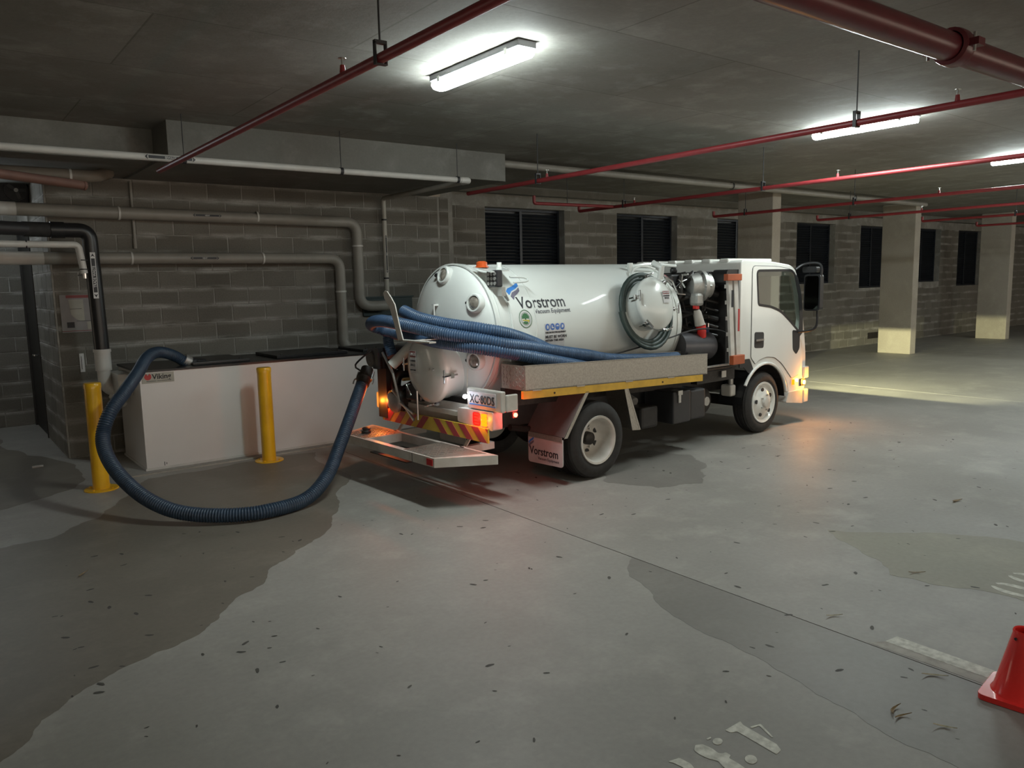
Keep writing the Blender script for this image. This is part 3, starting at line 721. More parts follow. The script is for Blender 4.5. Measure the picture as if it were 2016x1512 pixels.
e = empty('wall_conduit', (1.98, 9.43, 2.35)); tag(e, 'thin grey conduit on the block wall above the left end of the tank', 'conduit')
b = nb(); cyl(b, (0, 0, 0), (0, 0, 0.62), 0.014, seg=10); obj('conduit_run', b, 'pvcgrey', e)
b = nb(); cyl(b, (0, 0, -0.1), (0, 0, 0.01), 0.02, seg=10); obj('end_cap', b, 'pvcgrey', e)
# air unit in the passage
e = empty('fan_unit', (1.02, 10.6, 2.95)); tag(e, 'dark square fan unit high in the doorway at the left edge', 'fan')
b = nb(); box(b, -0.28, 0.13, 0, 0.28, -0.17, 0.13); obj('casing', b, 'grey', e, bev=0.02)
b = nb(); lathe(b, [(0, 0.12), (0.03, 0.12), (0.03, 0.10), (0, 0.10)], (-0.0, -0.002, -0.0), (0, -1, 0), 24, closed=True); obj('grille_ring', b, 'black', e)
b = nb(); cyl(b, (0, 0, 0), (0, -0.008, 0), 0.115, seg=24)
for k in range(5):
    a = 2*PI*k/5; obox(b, (0.06*math.cos(a), -0.014, 0.06*math.sin(a)), (math.cos(a), 0, math.sin(a)), 0.09, 0.035, 0.004, up=(0.2, 1, 0.2))
obj('fan_blades', b, 'black', e)
b = nb(); cyl(b, (0, -0.01, 0), (0, -0.04, 0), 0.022, seg=14); obj('hub', b, 'pvcpale', e)
# signs on the pier
e = empty('wall_poster', (1.22, 9.445, 1.36)); tag(e, 'framed notice with a red heading behind the black pipe on the block pier', 'poster')
b = nb(); box(b, -0.02, 0.40, -0.006, 0, 0, 0.40); obj('board', b, flat('faded paper', (0.26, 0.25, 0.25), 0.5), e)
b = nb(); box(b, 0.04, 0.40, -0.009, -0.006, 0.365, 0.395); obj('heading_bar', b, 'dangerred', e)
b = nb(); box(b, -0.02, 0.4, -0.008, -0.006, 0.012, 0.018); obj('footer_line', b, 'dangerred', e)
b = nb(); prism(b, [(0.06, 0.35), (0.2, 0.35), (0.2, 0.12), (0.16, 0.12), (0.11, 0.15), (0.075, 0.19), (0.07, 0.26)], -0.008, -0.006, 'xz'); prism(b, [(0.22, 0.11), (0.38, 0.11), (0.38, 0.03), (0.22, 0.03)], -0.008, -0.006, 'xz'); obj('map_shape', b, 'signgrey', e)
b = nb(); box(b, 0.07, 0.18, -0.009, -0.008, 0.248, 0.252); box(b, 0.12, 0.38, -0.009, -0.008, 0.118, 0.122); box(b, 0.03, 0.10, -0.009, -0.007, 0.05, 0.11); obj('print_line', b, 'ink', e)
e = empty('wall_tag', (1.335, 9.445, 0.93)); tag(e, 'small white lettered tag half hidden behind the left yellow bollard', 'sign')
b = nb(); box(b, 0, 0.045, -0.005, 0, 0, 0.2); obj('plate', b, 'signwhite', e)
b = nb(); box(b, 0.015, 0.02, -0.007, -0.005, 0.03, 0.17); obj('print_line', b, 'ink', e)

# ================================================================ WHITE TANK
t = empty('grease_tank', (1.67, 8.25, 0)); tag(t, 'long white box tank with a black top behind the yellow bollards', 'tank')
TX_, TY_ = 3.2, 1.0
b = nb(); box(b, 0, TX_, 0, TY_, 0.02, 0.985); obj('tank_body', b, 'tankpanel', t)
b = nb(); box(b, -0.012, TX_+0.012, -0.012, TY_+0.012, 0.0, 0.022); obj('base_flange', b, 'pvcpale', t)
b = nb(); box(b, -0.012, TX_+0.012, -0.008, TY_+0.012, 0.985, 1.005); obj('tank_top', b, 'black', t)
for x0, x1, ya, yb, z1 in ((0.55, 1.15, 0.15, 0.85, 1.035), (1.45, 2.3, 0.15, 0.85, 1.04), (2.5, 3.1, 0.15, 0.85, 1.035)):
    b = nb(); box(b, x0, x1, ya, yb, 1.005, z1); ld = obj('access_lid', b, 'black', t, bev=0.006)
    b = nb(); cyl(b, (x0+0.08, ya+0.08, z1), (x0+0.08, ya+0.08, z1+0.01), 0.014, seg=8); cyl(b, (x1-0.08, ya+0.08, z1), (x1-0.08, ya+0.08, z1+0.01), 0.014, seg=8); obj('lid_bolt', b, 'grey', ld)
b = nb(); box(b, -0.14, 0.0, 0.3, 0.75, 0.74, 0.96); obj('inlet_box', b, 'pvcpale', t, bev=0.01)
b = nb(); cyl(b, (-0.14, 0.62, 0.72), (-0.06, 0.5, 0.62), 0.05, 0.03, 14); obj('inlet_cone', b, 'pvcpale', t, smooth=40)
b = nb(); box(b, 0.02, 0.32, -0.004, 0, 0.875, 0.975); nm = obj('name_plate', b, 'signgrey', t)
b = text_bm('Viking', 0.072, 0.0014)
for v in b.verts: v.co.x += 0.115; v.co.y += 0.914; 
place(b, (0, -0.006, 0), (1, 0, 0), (0, 0, 1)); obj('lettering', b, 'ink', nm)
b = nb(); prism(b, arc_pts(0.075, 0.94, 0.033, PI*0.9, PI*2.1, 12), -0.006, -0.004, 'xz'); prism(b, [(0.045, 0.955), (0.062, 0.972), (0.075, 0.95), (0.09, 0.972), (0.108, 0.955), (0.09, 0.945), (0.06, 0.945)], -0.0065, -0.004, 'xz'); obj('emblem', b, 'signred', nm)
b = nb(); box(b, 0.06, 0.15, -0.006, -0.004, 0.893, 0.897); box(b, 0.16, 0.29, -0.006, -0.004, 0.893, 0.897); obj('print_line', b, 'ink', nm)
b = nb(); box(b, 0.165, 0.17, -0.003, 0, 0.03, 0.07); box(b, 0.185, 0.19, -0.003, 0, 0.04, 0.06); obj('scratch', b, 'ink', t)
# dark box beyond
e = empty('meter_box', (4.7, 9.44, 1.38)); tag(e, 'dark green box on the wall behind the hose hook', 'box')
b = nb(); box(b, 0, 0.75, -0.035, 0, 0, 0.24); obj('box_body', b, 'green', e, bev=0.008)
b = nb(); box(b, -0.02, 0.77, -0.04, 0, 0.24, 0.26); obj('box_lid', b, 'green', e)

# ================================================================ BOLLARDS
def bollard(x, y, lb, h=0.98):
    e = empty('bollard', (x, y, 0)); tag(e, lb, 'bollard', 'yellow bollards guarding the tank')
    b = nb(); lathe(b, [(0.0, 0.145), (0.008, 0.145), (0.012, 0.14)], (0, 0, 0), (0, 0, 1), 36); obj('base_plate', b, 'yellow', e)
    b = nb(); cyl(b, (0, 0, 0.01), (0, 0, h-0.05), 0.07, seg=36); obj('post', b, 'yellow', e, smooth=40)
    b = nb(); lathe(b, [(0, 0.073), (0.04, 0.073), (0.05, 0.066), (0.052, 0.0)], (0, 0, h-0.05), (0, 0, 1), 36); obj('cap', b, 'yellow', e, smooth=50)
    for k in range(4):
        a = PI/4+k*PI/2; b = nb(); cyl(b, (0.11*math.cos(a), 0.11*math.sin(a), 0.01), (0.11*math.cos(a), 0.11*math.sin(a), 0.022), 0.01, seg=6); obj('anchor_bolt', b, 'yellow', e)
bollard(1.18, 7.78, 'left yellow bollard, at the corner of the white tank behind the hose loop')
bollard(2.77, 7.86, 'right yellow bollard, in front of the middle of the white tank')

# ================================================================ TRUCK
TO = (4.756, 5.959); TYAW = 0.052
tr = empty('vacuum_truck', (TO[0], TO[1], 0), TYAW)
tag(tr, 'white vacuum tanker truck parked under the ceiling lamps with its lights on', 'truck')
def T(x, y, z):
    c, s = math.cos(TYAW), math.sin(TYAW); return (TO[0]+c*x-s*y, TO[1]+s*x+c*y, z)
SL = 0.036                                 # the load bed leans nose-down a little
def part(name, bm, mat, parent=None, tilt=False, **k):
    if tilt:
        for v in bm.verts: v.co.z -= SL*v.co.x
    return obj(name, bm, mat, parent or tr, **k)

# chassis
for s in (-1, 1):
    b = nb(); box(b, -1.1, 3.3, s*0.38-0.04, s*0.38+0.04, 0.50, 0.68); part('chassis_rail', b, 'chassis')
for x in (-1.05, -0.4, 0.5, 1.2, 2.0):
    b = nb(); box(b, x-0.04, x+0.04, -0.34, 0.34, 0.53, 0.65); part('cross_member', b, 'chassis')
b = nb(); cyl(b, (0, -0.7, 0.37), (0, 0.7, 0.37), 0.055); lathe(b, [(-0.16, 0.06), (-0.1, 0.14), (0, 0.17), (0.1, 0.14), (0.16, 0.06)], (0, 0, 0.37), (0, 1, 0), 20); part('rear_axle', b, 'dark', smooth=40)
b = nb(); box(b, 2.81, 2.95, -0.65, 0.65, 0.28, 0.38); part('front_axle', b, 'dark')
b = nb(); cyl(b, (0.15, 0, 0.42), (2.4, 0, 0.5), 0.04); part('drive_shaft', b, 'dark')
for s in (-1, 1):
    b = nb(); tube(b, [(-0.65, s*0.45, 0.5), (-0.3, s*0.45, 0.43), (0, s*0.45, 0.40), (0.35, s*0.45, 0.43), (0.65, s*0.45, 0.5)], 0.03, 8); part('leaf_spring', b, 'dark')

# wheels
def wheel(x, y, kind, side, R=0.355):
    """kind: 'rear' deep dish, 'front' bulging disc with hand holes; side -1 near"""
    e = empty('wheel', (x, y, R), 0, tr)
    W_ = 0.20 if kind != 'front' else 0.205; rr = 0.215 if kind != 'front' else 0.228
    ax = (0, side, 0)
    prof = [(-W_/2+0.01, rr), (-W_/2, rr+0.03), (-W_/2, R-0.045), (-W_/2+0.02, R-0.012), (-W_/2+0.045, R-0.002)]
    grooves = [-0.05, -0.017, 0.017, 0.05]
    for g in grooves: prof += [(g-0.006, R), (g-0.005, R-0.009), (g+0.005, R-0.009), (g+0.006, R)]
    prof += [(W_/2-0.045, R-0.002), (W_/2-0.02, R-0.012), (W_/2, R-0.045), (W_/2+0.004, R-0.09), (W_/2, rr+0.03), (W_/2-0.01, rr)]
    b = nb(); lathe(b, prof, (0, 0, 0), ax, 56, cap=False); obj('tyre', b, 'rubber', e, smooth=35)
    b = nb()
    if kind == 'front':
        prof = [(W_/2-0.012, rr+0.012), (W_/2+0.004, rr+0.008), (W_/2+0.0, rr-0.012), (W_/2-0.03, rr-0.03), (W_/2-0.02, rr-0.06), (W_/2+0.015, 0.12), (W_/2+0.02, 0.07), (W_/2+0.02, 0)]
    elif kind == 'rear':
        prof = [(W_/2-0.012, rr+0.012), (W_/2+0.004, rr+0.008), (W_/2+0.0, rr-0.010), (W_/2-0.02, rr-0.022), (W_/2-0.05, rr-0.028), (W_/2-0.10, rr-0.045), (W_/2-0.14, rr-0.075), (W_/2-0.155, 0.10), (W_/2-0.155, 0.0)]
    else: prof = [(W_/2-0.012, rr+0.012), (0, rr-0.02), (-0.02, 0)]
    lathe(b, prof, (0, 0, 0), ax, 56, cap=False); rim = obj('rim', b, 'dirtywhite' if kind == 'rear' else 'cabwhite', e, smooth=40)
    if kind == 'inner': return e
    d0 = W_/2-0.025 if kind == 'front' else W_/2-0.152
    for k in range(6 if kind == 'rear' else 5):
        a = 2*PI*k/(6 if kind == 'rear' else 5)+0.5; b = nb()
        rad = 0.15 if kind == 'front' else 0.125
        c = Vector((rad*math.cos(a), side*(d0+(0.022 if kind == 'front' else 0.0)), rad*math.sin(a)))
        cyl(b, c, c+Vector((0, side*0.008, 0)), 0.024 if kind == 'front' else 0.026, seg=16); obj('hand_hole', b, 'black', rim)
    hd = W_/2+0.018 if kind == 'front' else W_/2-0.155
    b = nb(); lathe(b, [(0, 0.062), (0.03 if kind == 'front' else 0.05, 0.058), (0.035 if kind == 'front' else 0.058, 0.045), (0.035 if kind == 'front' else 0.058, 0.0)], (0, side*hd, 0), ax, 24); obj('hub', b, 'dark' if kind == 'rear' else 'dirtywhite', e, smooth=40)
    nut = nb()
    for k in range(5):
        a = 2*PI*k/5; c = Vector((0.088*math.cos(a), side*hd, 0.088*math.sin(a))); cyl(nut, c, c+Vector((0, side*0.022, 0)), 0.011, seg=6)
    obj('wheel_nut', nut, 'steel', e)
    return e
for s in (-1, 1):
    wheel(0, s*0.825, 'rear', s); wheel(0, s*0.60, 'inner', s); wheel(2.87, s*0.72, 'front', s)

# tank barrel
TZ_, TR_ = 1.345, 0.615
def dome(x, sgn, h, R, n=9):
    return [(x+sgn*h*math.cos(a), R*math.sin(a)) for a in [PI/2*(i/n) for i in range(n, -1, -1)]]
prof = dome(-0.88, -1, 0.20, TR_, 10)[::-1] + dome(1.60, 1, 0.14, TR_, 8)
b = nb(); lathe(b, prof, (0, 0, TZ_), (1, 0, 0), 88); 
barrel = part('tank_barrel', b, 'barrel', smooth=35)
def ring(x, w_, h, mat='white', name='barrel_ring'):
    b = nb(); lathe(b, [(-w_/2, TR_-0.002), (-w_/2, TR_+h), (w_/2, TR_+h), (w_/2, TR_-0.002)], (x, 0, TZ_), (1, 0, 0), 88, cap=False); return part(name, b, mat, barrel, smooth=30)
ring(-0.90, 0.035, 0.012); ring(-0.845, 0.03, 0.008); ring(-0.45, 0.014, 0.003); ring(1.55, 0.03, 0.006); 
def on_barrel(x, ang, off=0.0):   # ang measured from the near side (−y) upwards
    return Vector((x, -(TR_+off)*math.cos(ang), TZ_+(TR_+off)*math.sin(ang)))
def wrap(bm, x, ang, off):
    """wrap flat xy art (metres) onto the near side of the barrel, lower-left corner at x, ang"""
    for v in bm.verts:
        c = v.co.copy(); v.co = on_barrel(x+c.x, ang+c.y/TR_, off+c.z)
    return bm
def cut_fine(bm, n=2): bmesh.ops.subdivide_edges(bm, edges=[e_ for e_ in bm.edges if e_.calc_length() > 0.03], cuts=n, use_grid_fill=True)
def zang(z): return math.asin(max(-1, min(1, (z-TZ_)/TR_)))
# big lettering
b = text_bm('Vorstrom', 0.160, 0.0015, 0.90); wrap(b, -0.625, zang(1.565), 0.002); part('lettering', b, 'ink', barrel)
b = text_bm('Vacuum Equipment', 0.057, 0.0006, 0.98); wrap(b, -0.45, zang(1.515), 0.002); part('lettering', b, 'greyink', barrel)
b = nb(); prism(b, [(0, 0.0), (0.03, 0.03), (0.10, 0.055), (0.18, 0.10), (0.17, 0.055), (0.12, 0.025), (0.06, 0.0), (0.02, -0.04)], 0, 0.001, 'xy'); wrap(b, -0.70, zang(1.715), 0.002); part('logo_wing', b, 'logoblue', barrel)
b = nb(); prism(b, [(0.028, -0.052), (0.06, -0.014), (0.12, 0.01), (0.165, 0.04), (0.155, 0.0), (0.115, -0.03), (0.07, -0.055), (0.05, -0.09)], 0, 0.001, 'xy'); wrap(b, -0.70, zang(1.715), 0.002); part('logo_wing', b, 'logogrey', barrel)
# round crest
def wdisc(r0, r1, mat, off, shape=None):
    b = nb()
    if shape: prism(b, shape, 0, 0.0008, 'xy')
    elif r0: prism(b, [(r1*math.cos(2*PI*i/28), r1*1.08*math.sin(2*PI*i/28)) for i in range(28)], 0, 0.0008, 'xy', holes=[[(r0*math.cos(-2*PI*i/28), r0*1.08*math.sin(-2*PI*i/28)) for i in range(28)]])
    else: prism(b, [(r1*math.cos(2*PI*i/28), r1*1.08*math.sin(2*PI*i/28)) for i in range(28)], 0, 0.0008, 'xy')
    wrap(b, -0.575, zang(1.475), off); return part('crest', b, mat, barrel)
wdisc(0, 0.072, 'signwhite', 0.001); wdisc(0.069, 0.074, 'signgreen', 0.003); wdisc(0.05, 0.052, 'signgreen', 0.003)
wdisc(0, 0, 'signgreen', 0.003, [(-0.042, 0.0), (-0.04, 0.022), (-0.022, 0.042), (0.0, 0.05), (0.024, 0.042), (0.042, 0.018), (0.04, 0.0), (0.01, 0.004), (0.005, -0.008), (-0.006, -0.008), (-0.01, 0.004)])
wdisc(0, 0, 'signyellow', 0.003, [(-0.044, -0.008), (0.0, -0.01), (0.044, -0.012), (0.034, -0.034), (0.012, -0.02), (-0.02, -0.018)])
wdisc(0, 0, 'signgreen', 0.003, [(-0.034, -0.03), (-0.01, -0.024), (0.02, -0.03), (0.026, -0.042), (0.0, -0.05), (-0.026, -0.042)])
# protective-equipment notice
def wrect(x0, x1, y0, y1, mat, off, ref=(-0.36, 1.20), name='safety_notice', par=None):
    b = nb(); n = 5
    prism(b, [(x0, y0), (x1, y0), (x1, y1), (x0, y1)], 0, 0.0008, 'xy'); wrap(b, ref[0], zang(ref[1]), off); return part(name, b, mat, par or barrel)
for k in range(4): wrect(0, 0.25, k*0.055, (k+1)*0.055, 'signwhite', 0.001)
for k in range(4):
    b = nb(); cx = 0.034+k*0.061; prism(b, [(cx+0.027*math.cos(2*PI*i/20), 0.19+0.03*math.sin(2*PI*i/20)) for i in range(20)], 0, 0.0008, 'xy'); wrap(b, -0.36, zang(1.20), 0.003); part('safety_symbol', b, 'signblue', barrel)
    b = nb(); prism(b, [[(cx-0.010, 0.175), (cx+0.012, 0.175), (cx+0.012, 0.20), (cx, 0.208), (cx-0.010, 0.2)], [(cx-0.014, 0.178), (cx+0.016, 0.178), (cx+0.014, 0.186), (cx-0.002, 0.19), (cx-0.002, 0.206), (cx-0.012, 0.206)], [(cx-0.018, 0.192), (cx+0.018, 0.192), (cx+0.008, 0.204), (cx-0.01, 0.204)], [(cx-0.012, 0.176), (cx+0.010, 0.18), (cx+0.014, 0.202), (cx-0.006, 0.206)]][k], 0, 0.0006, 'xy'); wrap(b, -0.36, zang(1.20), 0.005); part('safety_symbol', b, 'signwhite', barrel)
for s, sz, y in (('THIS PROTECTIVE EQUIPMENT', 0.0185, 0.135), ('MUST BE WORN', 0.036, 0.09), ('WITHIN THIS AREA', 0.0265, 0.06)):
    b = text_bm(s, sz, 0.0007)
    for v in b.verts: v.co.x += 0.006; v.co.y += y
    wrap(b, -0.36, zang(1.20), 0.003); part('lettering', b, 'ink', barrel)
# white conduit on the barrel, from the work lamp down
b = nb(); sweep(b, [on_barrel(-0.735, math.radians(a), 0.008) for a in range(70, -32, -4)], 0.010, 8); part('lamp_conduit', b, 'white', barrel, smooth=40)
b = nb(); box(b, -0.72, -0.52, -0.70, -0.60, 1.302, 1.312); box(b, -0.54, -0.52, -0.70, -0.60, 1.25, 1.302); part('hose_rest', b, 'white')
# sight glasses on the rear dome
for (y, z, kn) in ((-0.0, 1.86, 0.10), (-0.43, 1.62, 0.09), (-0.43, 1.135, 0.09)):
    rr = math.hypot(y, z-TZ_); xs = -0.88-0.20*math.sqrt(max(0, 1-(rr/TR_)**2))
    nrm = Vector((-1.0, y*0.55, (z-TZ_)*0.55)).normalized(); p0 = Vector((xs+0.02, y, z))
    b = nb(); lathe(b, [(0, 0.088), (0.045, 0.084), (0.055, 0.074), (0.055, 0.062), (0.04, 0.060)], p0, nrm, 28, cap=False); sg = part('sight_glass', b, 'white', barrel, smooth=40)
    b = nb(); lathe(b, [(0.03, 0.063), (0.05, 0.05), (0.057, 0.02), (0.058, 0.0)], p0, nrm, 24, cap=False); part('glass', b, 'sight', sg, smooth=60)
    b = nb(); q = p0+nrm*0.035+Vector((0, kn, 0)); cyl(b, q-Vector((0, 0.04, 0)), q+Vector((0, 0.025, 0)), 0.007, seg=8)
    for k in range(5):
        a = 2*PI*k/5; cyl(b, q+Vector((0, 0.012, 0)), q+Vector((0.018*math.cos(a), 0.012, 0.018*math.sin(a))), 0.010, seg=8)
    cyl(b, q, q+Vector((0, 0.025, 0)), 0.018, seg=10); part('knob', b, 'black', sg)
# small brackets welded on the dome
b = nb(); box(b, -1.09, -1.0, -0.52, -0.46, 1.32, 1.34); box(b, -1.09, -1.075, -0.52, -0.46, 1.20, 1.32); part('dome_bracket', b, 'white', barrel)
b = nb(); box(b, -1.11, -1.05, 0.02, 0.06, 1.60, 1.615); box(b, -1.11, -1.10, 0.02, 0.03, 1.45, 1.6); part('dome_bracket', b, 'white', barrel)
# beacon, bracket, work lamp at the rear top
b = nb(); prism(b, [(-0.86, 0), (-0.55, 0.0), (-0.60, 0.14), (-0.86, 0.19)], 0, 0.01, 'xy')
for v in b.verts: v.co = Vector((v.co.x-0.07, -0.33-v.co.y*1.3, 1.925-(v.co.y)*0.25+v.co.z))
lb_ = part('lamp_bracket', b, 'white')
b = nb(); cyl(b, (-0.87, -0.38, 1.925), (-0.87, -0.38, 1.935), 0.06, 0.058, 20); lathe(b, [(0, 0.05), (0.035, 0.047), (0.045, 0.03), (0.045, 0)], (-0.87, -0.38, 1.935), (0, 0, 1), 20); part('beacon', b, 'amberlens', lb_, smooth=40)
b = nb(); box(b, -0.88, -0.82, -0.60, -0.45, 1.755, 1.90); wk = part('work_lamp', b, 'grey', lb_, bev=0.012)
for i in range(3):
    for j in range(3):
        b = nb(); cyl(b, (-0.88, -0.567+i*0.042, 1.787+j*0.04), (-0.886, -0.567+i*0.042, 1.787+j*0.04), 0.016, seg=12); part('lens', b, 'cast', wk)
b = nb(); box(b, -0.85, -0.81, -0.62, -0.56, 1.68, 1.755); cyl(b, (-0.81, -0.6, 1.70), (-0.755, -0.59, 1.64), 0.02, 0.01, 10); part('lamp_plug', b, 'cast', wk)
b = nb(); cyl(b, (-0.66, -0.36, 1.86), (-0.66, -0.36, 1.97), 0.022, seg=14); part('lifting_lug', b, 'white', barrel); b = nb(); tube(b, [(-0.66, -0.5, 1.84), (-0.5, -0.52, 1.83), (-0.5, -0.55, 1.80), (-0.66, -0.55, 1.79)], 0.008, 8); part('grab_loop', b, 'white', barrel)
b = nb(); cyl(b, (1.15, -0.3, 1.87), (1.15, -0.3, 1.965), 0.03, seg=12); tube(b, [(1.0, -0.42, 1.78), (1.12, -0.38, 1.9), (1.3, -0.36, 1.93), (1.5, -0.34, 1.9)], 0.012, 8); tube(b, [(1.2, -0.2, 1.92), (1.5, -0.25, 1.95), (1.9, -0.3, 1.93)], 0.02, 8); part('top_pipework', b, 'white', barrel)

# side manway
MC = Vector((1.0, -0.58, 1.52)); MN = Vector((0.0, -1.0, 0.22)).normalized()
b = nb(); lathe(b, [(-0.12, 0.245), (0.16, 0.245)], MC, MN, 48, cap=False); mw = part('manway_neck', b, 'white', smooth=40)
b = nb(); lathe(b, [(0.15, 0.262), (0.175, 0.268), (0.19, 0.262), (0.20, 0.25), (0.235, 0.21), (0.262, 0.15), (0.275, 0.08), (0.28, 0.0)], MC, MN, 48); part('manway_lid', b, 'white', mw, smooth=50)
_, ms, mu_ = frame_of(MN)
for k in range(6):
    a = 2*PI*k/6+0.25; d_ = ms*math.cos(a)+mu_*math.sin(a); p = MC+MN*0.15+d_*0.285
    b = nb(); cyl(b, p-MN*0.05, p+MN*0.09, 0.009, seg=8); cyl(b, p+MN*0.085-d_.cross(MN)*0.055, p+MN*0.085+d_.cross(MN)*0.055, 0.009, seg=8); obox(b, p+MN*0.02-d_*0.02, d_, 0.06, 0.04, 0.03, MN); part('swing_bolt', b, 'chrome', mw, smooth=40)
for k in range(7):
    b = nb(); z_ = 1.2+0.09*k; tube(b, [(1.66+0.03*(k%3), -0.50, z_), (1.80, -0.62-0.03*(k%2), z_+0.05*(-1)**k), (1.98, -0.55, z_+0.02), (2.18, -0.66, z_-0.04)], 0.016+0.006*(k%3), 8); part('bay_hose', b, ('black', 'dark', 'rubber')[k%3], smooth=40)
b = nb(); sweep(b, [MC+MN*0.24+mu_*(0.10-0.05)*0+Vector((0, 0, 0.22)), MC+MN*0.26+Vector((0, 0, 0.33)), MC+MN*0.15+Vector((0, 0, 0.40))], 0.03, 10); part('lid_hinge', b, 'white', mw, smooth=40)
b = nb(); sweep(b, [MC+MN*0.2+Vector((0.1, 0, 0.27)), MC+MN*0.22+Vector((0.22, 0, 0.2)), MC+MN*0.2+Vector((0.33, 0, 0.08)), MC+MN*0.2+Vector((0.45, 0, 0.07))], 0.009, 8); part('grab_rail', b, 'chrome', mw)
def sticker(par, o, ex, ey, W_, H_, lines, head='DANGER'):
    b = nb(); prism(b, [(0, 0), (W_, 0), (W_, H_), (0, H_)], 0, 0.001, 'xy'); place(b, o, ex, ey); s_ = part('warning_label', b, 'signwhite', par)
    n_ = Vector(ex).cross(Vector(ey)).normalized()
    b = nb(); prism(b, round_poly([(0.004, H_*0.72), (W_-0.004, H_*0.72), (W_-0.004, H_-0.004), (0.004, H_-0.004)], 0.006, 3), 0, 0.001, 'xy'); place(b, Vector(o)+n_*0.0015, ex, ey); part('label_header', b, 'dangerred', s_)
    def tx(s, sz, y, mat):
        b = text_bm(s, sz, 0.0004); xs = [v.co.x for v in b.verts]; wd = max(xs)
        k = min(1.0, (W_-0.012)/wd)
        for v in b.verts: v.co.x = (v.co.x-wd/2)*k+W_/2; v.co.y += y
        place(b, Vector(o)+n_*0.003, ex, ey); part('label_text', b, mat, par)
    tx(head, H_*0.2, H_*0.78, 'signwhite')
    for i, (s, sz) in enumerate(lines): tx(s, sz, H_*(0.52-0.2*i), 'ink')
ex_ = Vector((1, 0, 0)); ey_ = MN.cross(ex_)*-1
ey_ = Vector((0, 0, 1)) + MN*-MN.z
sticker(mw, MC+MN*0.285+ex_*0.0+ey_*-0.02, ex_, ey_, 0.11, 0.12, (('CONFINED', 0.02), ('SPACE', 0.024)))

# rear hatch below
HC = Vector((-1.02, 0.0, 1.055)); HN = Vector((-1, 0, -0.06)).normalized()
b = nb(); lathe(b, [(-0.15, 0.285), (0.17, 0.285)], HC, HN, 48, cap=False); ht = part('hatch_neck', b, 'white', smooth=40)
b = nb(); lathe(b, [(0.16, 0.302), (0.175, 0.306), (0.20, 0.302), (0.215, 0.288), (0.24, 0.24), (0.255, 0.17), (0.263, 0.08), (0.265, 0.0)], HC, HN, 48); part('hatch_door', b, 'white', ht, smooth=50)
_, hs, hu = frame_of(HN)
for a in (3.25, 4.5, 5.6, 0.1, 1.3):
    d_ = Vector((0, math.cos(a), math.sin(a))); p = HC+HN*0.16+d_*0.318
    b = nb(); cyl(b, p-HN*0.06, p+HN*0.09, 0.009, seg=8); cyl(b, p+HN*0.08-d_.cross(HN)*0.06, p+HN*0.08+d_.cross(HN)*0.06, 0.008, seg=8); obox(b, p-d_*0.02, d_, 0.07, 0.045, 0.035, HN); part('swing_bolt', b, 'chrome', ht, smooth=40)
sticker(ht, HC+HN*0.272+Vector((0, 0.16, -0.03)), (0, -1, 0), (0, 0, 1), 0.10, 0.20, (('CONFINED', 0.022), ('SPACE', 0.026), ('ENTRY BY PERMIT', 0.014)))
for k in range(2):
    b = nb(); lathe(b, [(0, 0.07), (0.05, 0.065)], HC+HN*0.285+Vector((0, -0.0, -0.02)), HN, 20) if k < 0 else cyl(b, HC+HN*0.24+Vector((0, -0.13-0.05*k, 0.02)), HC+HN*0.27+Vector((0, -0.13-0.05*k, 0.02)), 0.010, seg=10); part('door_stud', b, 'steel', ht)

# load trays
def tray(s):
    yo, yi = s*0.93, s*0.62; ya, yb = min(yo, yi), max(yo, yi); b = nb()
    box(b, -0.87, 1.62, ya, yb, 0.868, 0.878)
    o1, o2 = (yo, yo-s*0.006); box(b, -0.87, 1.62, min(o1, o2), max(o1, o2), 0.868, 1.075)
    i1, i2 = (yi, yi+s*0.006); box(b, -0.87, 1.62, min(i1, i2), max(i1, i2), 0.868, 1.09)
    box(b, -0.876, -0.87, ya, yb, 0.868, 1.075); box(b, 1.62, 1.626, ya, yb, 0.868, 1.075)
    t_ = part('side_tray', b, 'alu', tilt=True)
    b = nb(); box(b, -0.88, 1.63, min(yo, yo-s*0.018), max(yo, yo-s*0.018), 1.070, 1.079); part('tray_lip', b, 'alu', t_, tilt=True)
    b = nb(); box(b, -0.90, 1.55, min(yo-s*0.0, yo-s*0.03), max(yo-s*0.0, yo-s*0.03), 0.800, 0.866); part('side_marker_strip', b, 'rail_yellow', tilt=True)
    for x in (-0.80, -0.28, 0.36, 0.98):
        b = nb(); box(b, x, x+0.10, min(yo+s*0.004, yo-s*0.03), max(yo+s*0.004, yo-s*0.03), 0.862, 0.872); part('tray_bracket', b, 'alu', t_, tilt=True)
    for x in (-0.55, 0.9):
        b = nb(); cyl(b, (x, yo, 0.83), (x, yo+s*0.006, 0.83), 0.009, seg=8); part('rivet', b, 'dark', t_, tilt=True)
    return t_
trays = [tray(-1), tray(1)]
# diamond pattern on the tray end plate
b = nb()
for i in range(7):
    for j in range(6):
        y, z = -0.90+i*0.042, 0.90+j*0.03; a = PI/4 if (i+j) % 2 else -PI/4
        obox(b, (-0.878, y, z+SL*0.878), (0, math.cos(a), math.sin(a)), 0.022, 0.006, 0.003, up=(1, 0, 0))
stuff(part('tread_pattern', b, 'alu', trays[0]))
for s in (-1, 1):
    b = nb(); box(b, -0.85, 1.6, s*0.60-0.03, s*0.60+0.03, 0.70, 0.86); part('sub_frame', b, 'dark', tilt=True)
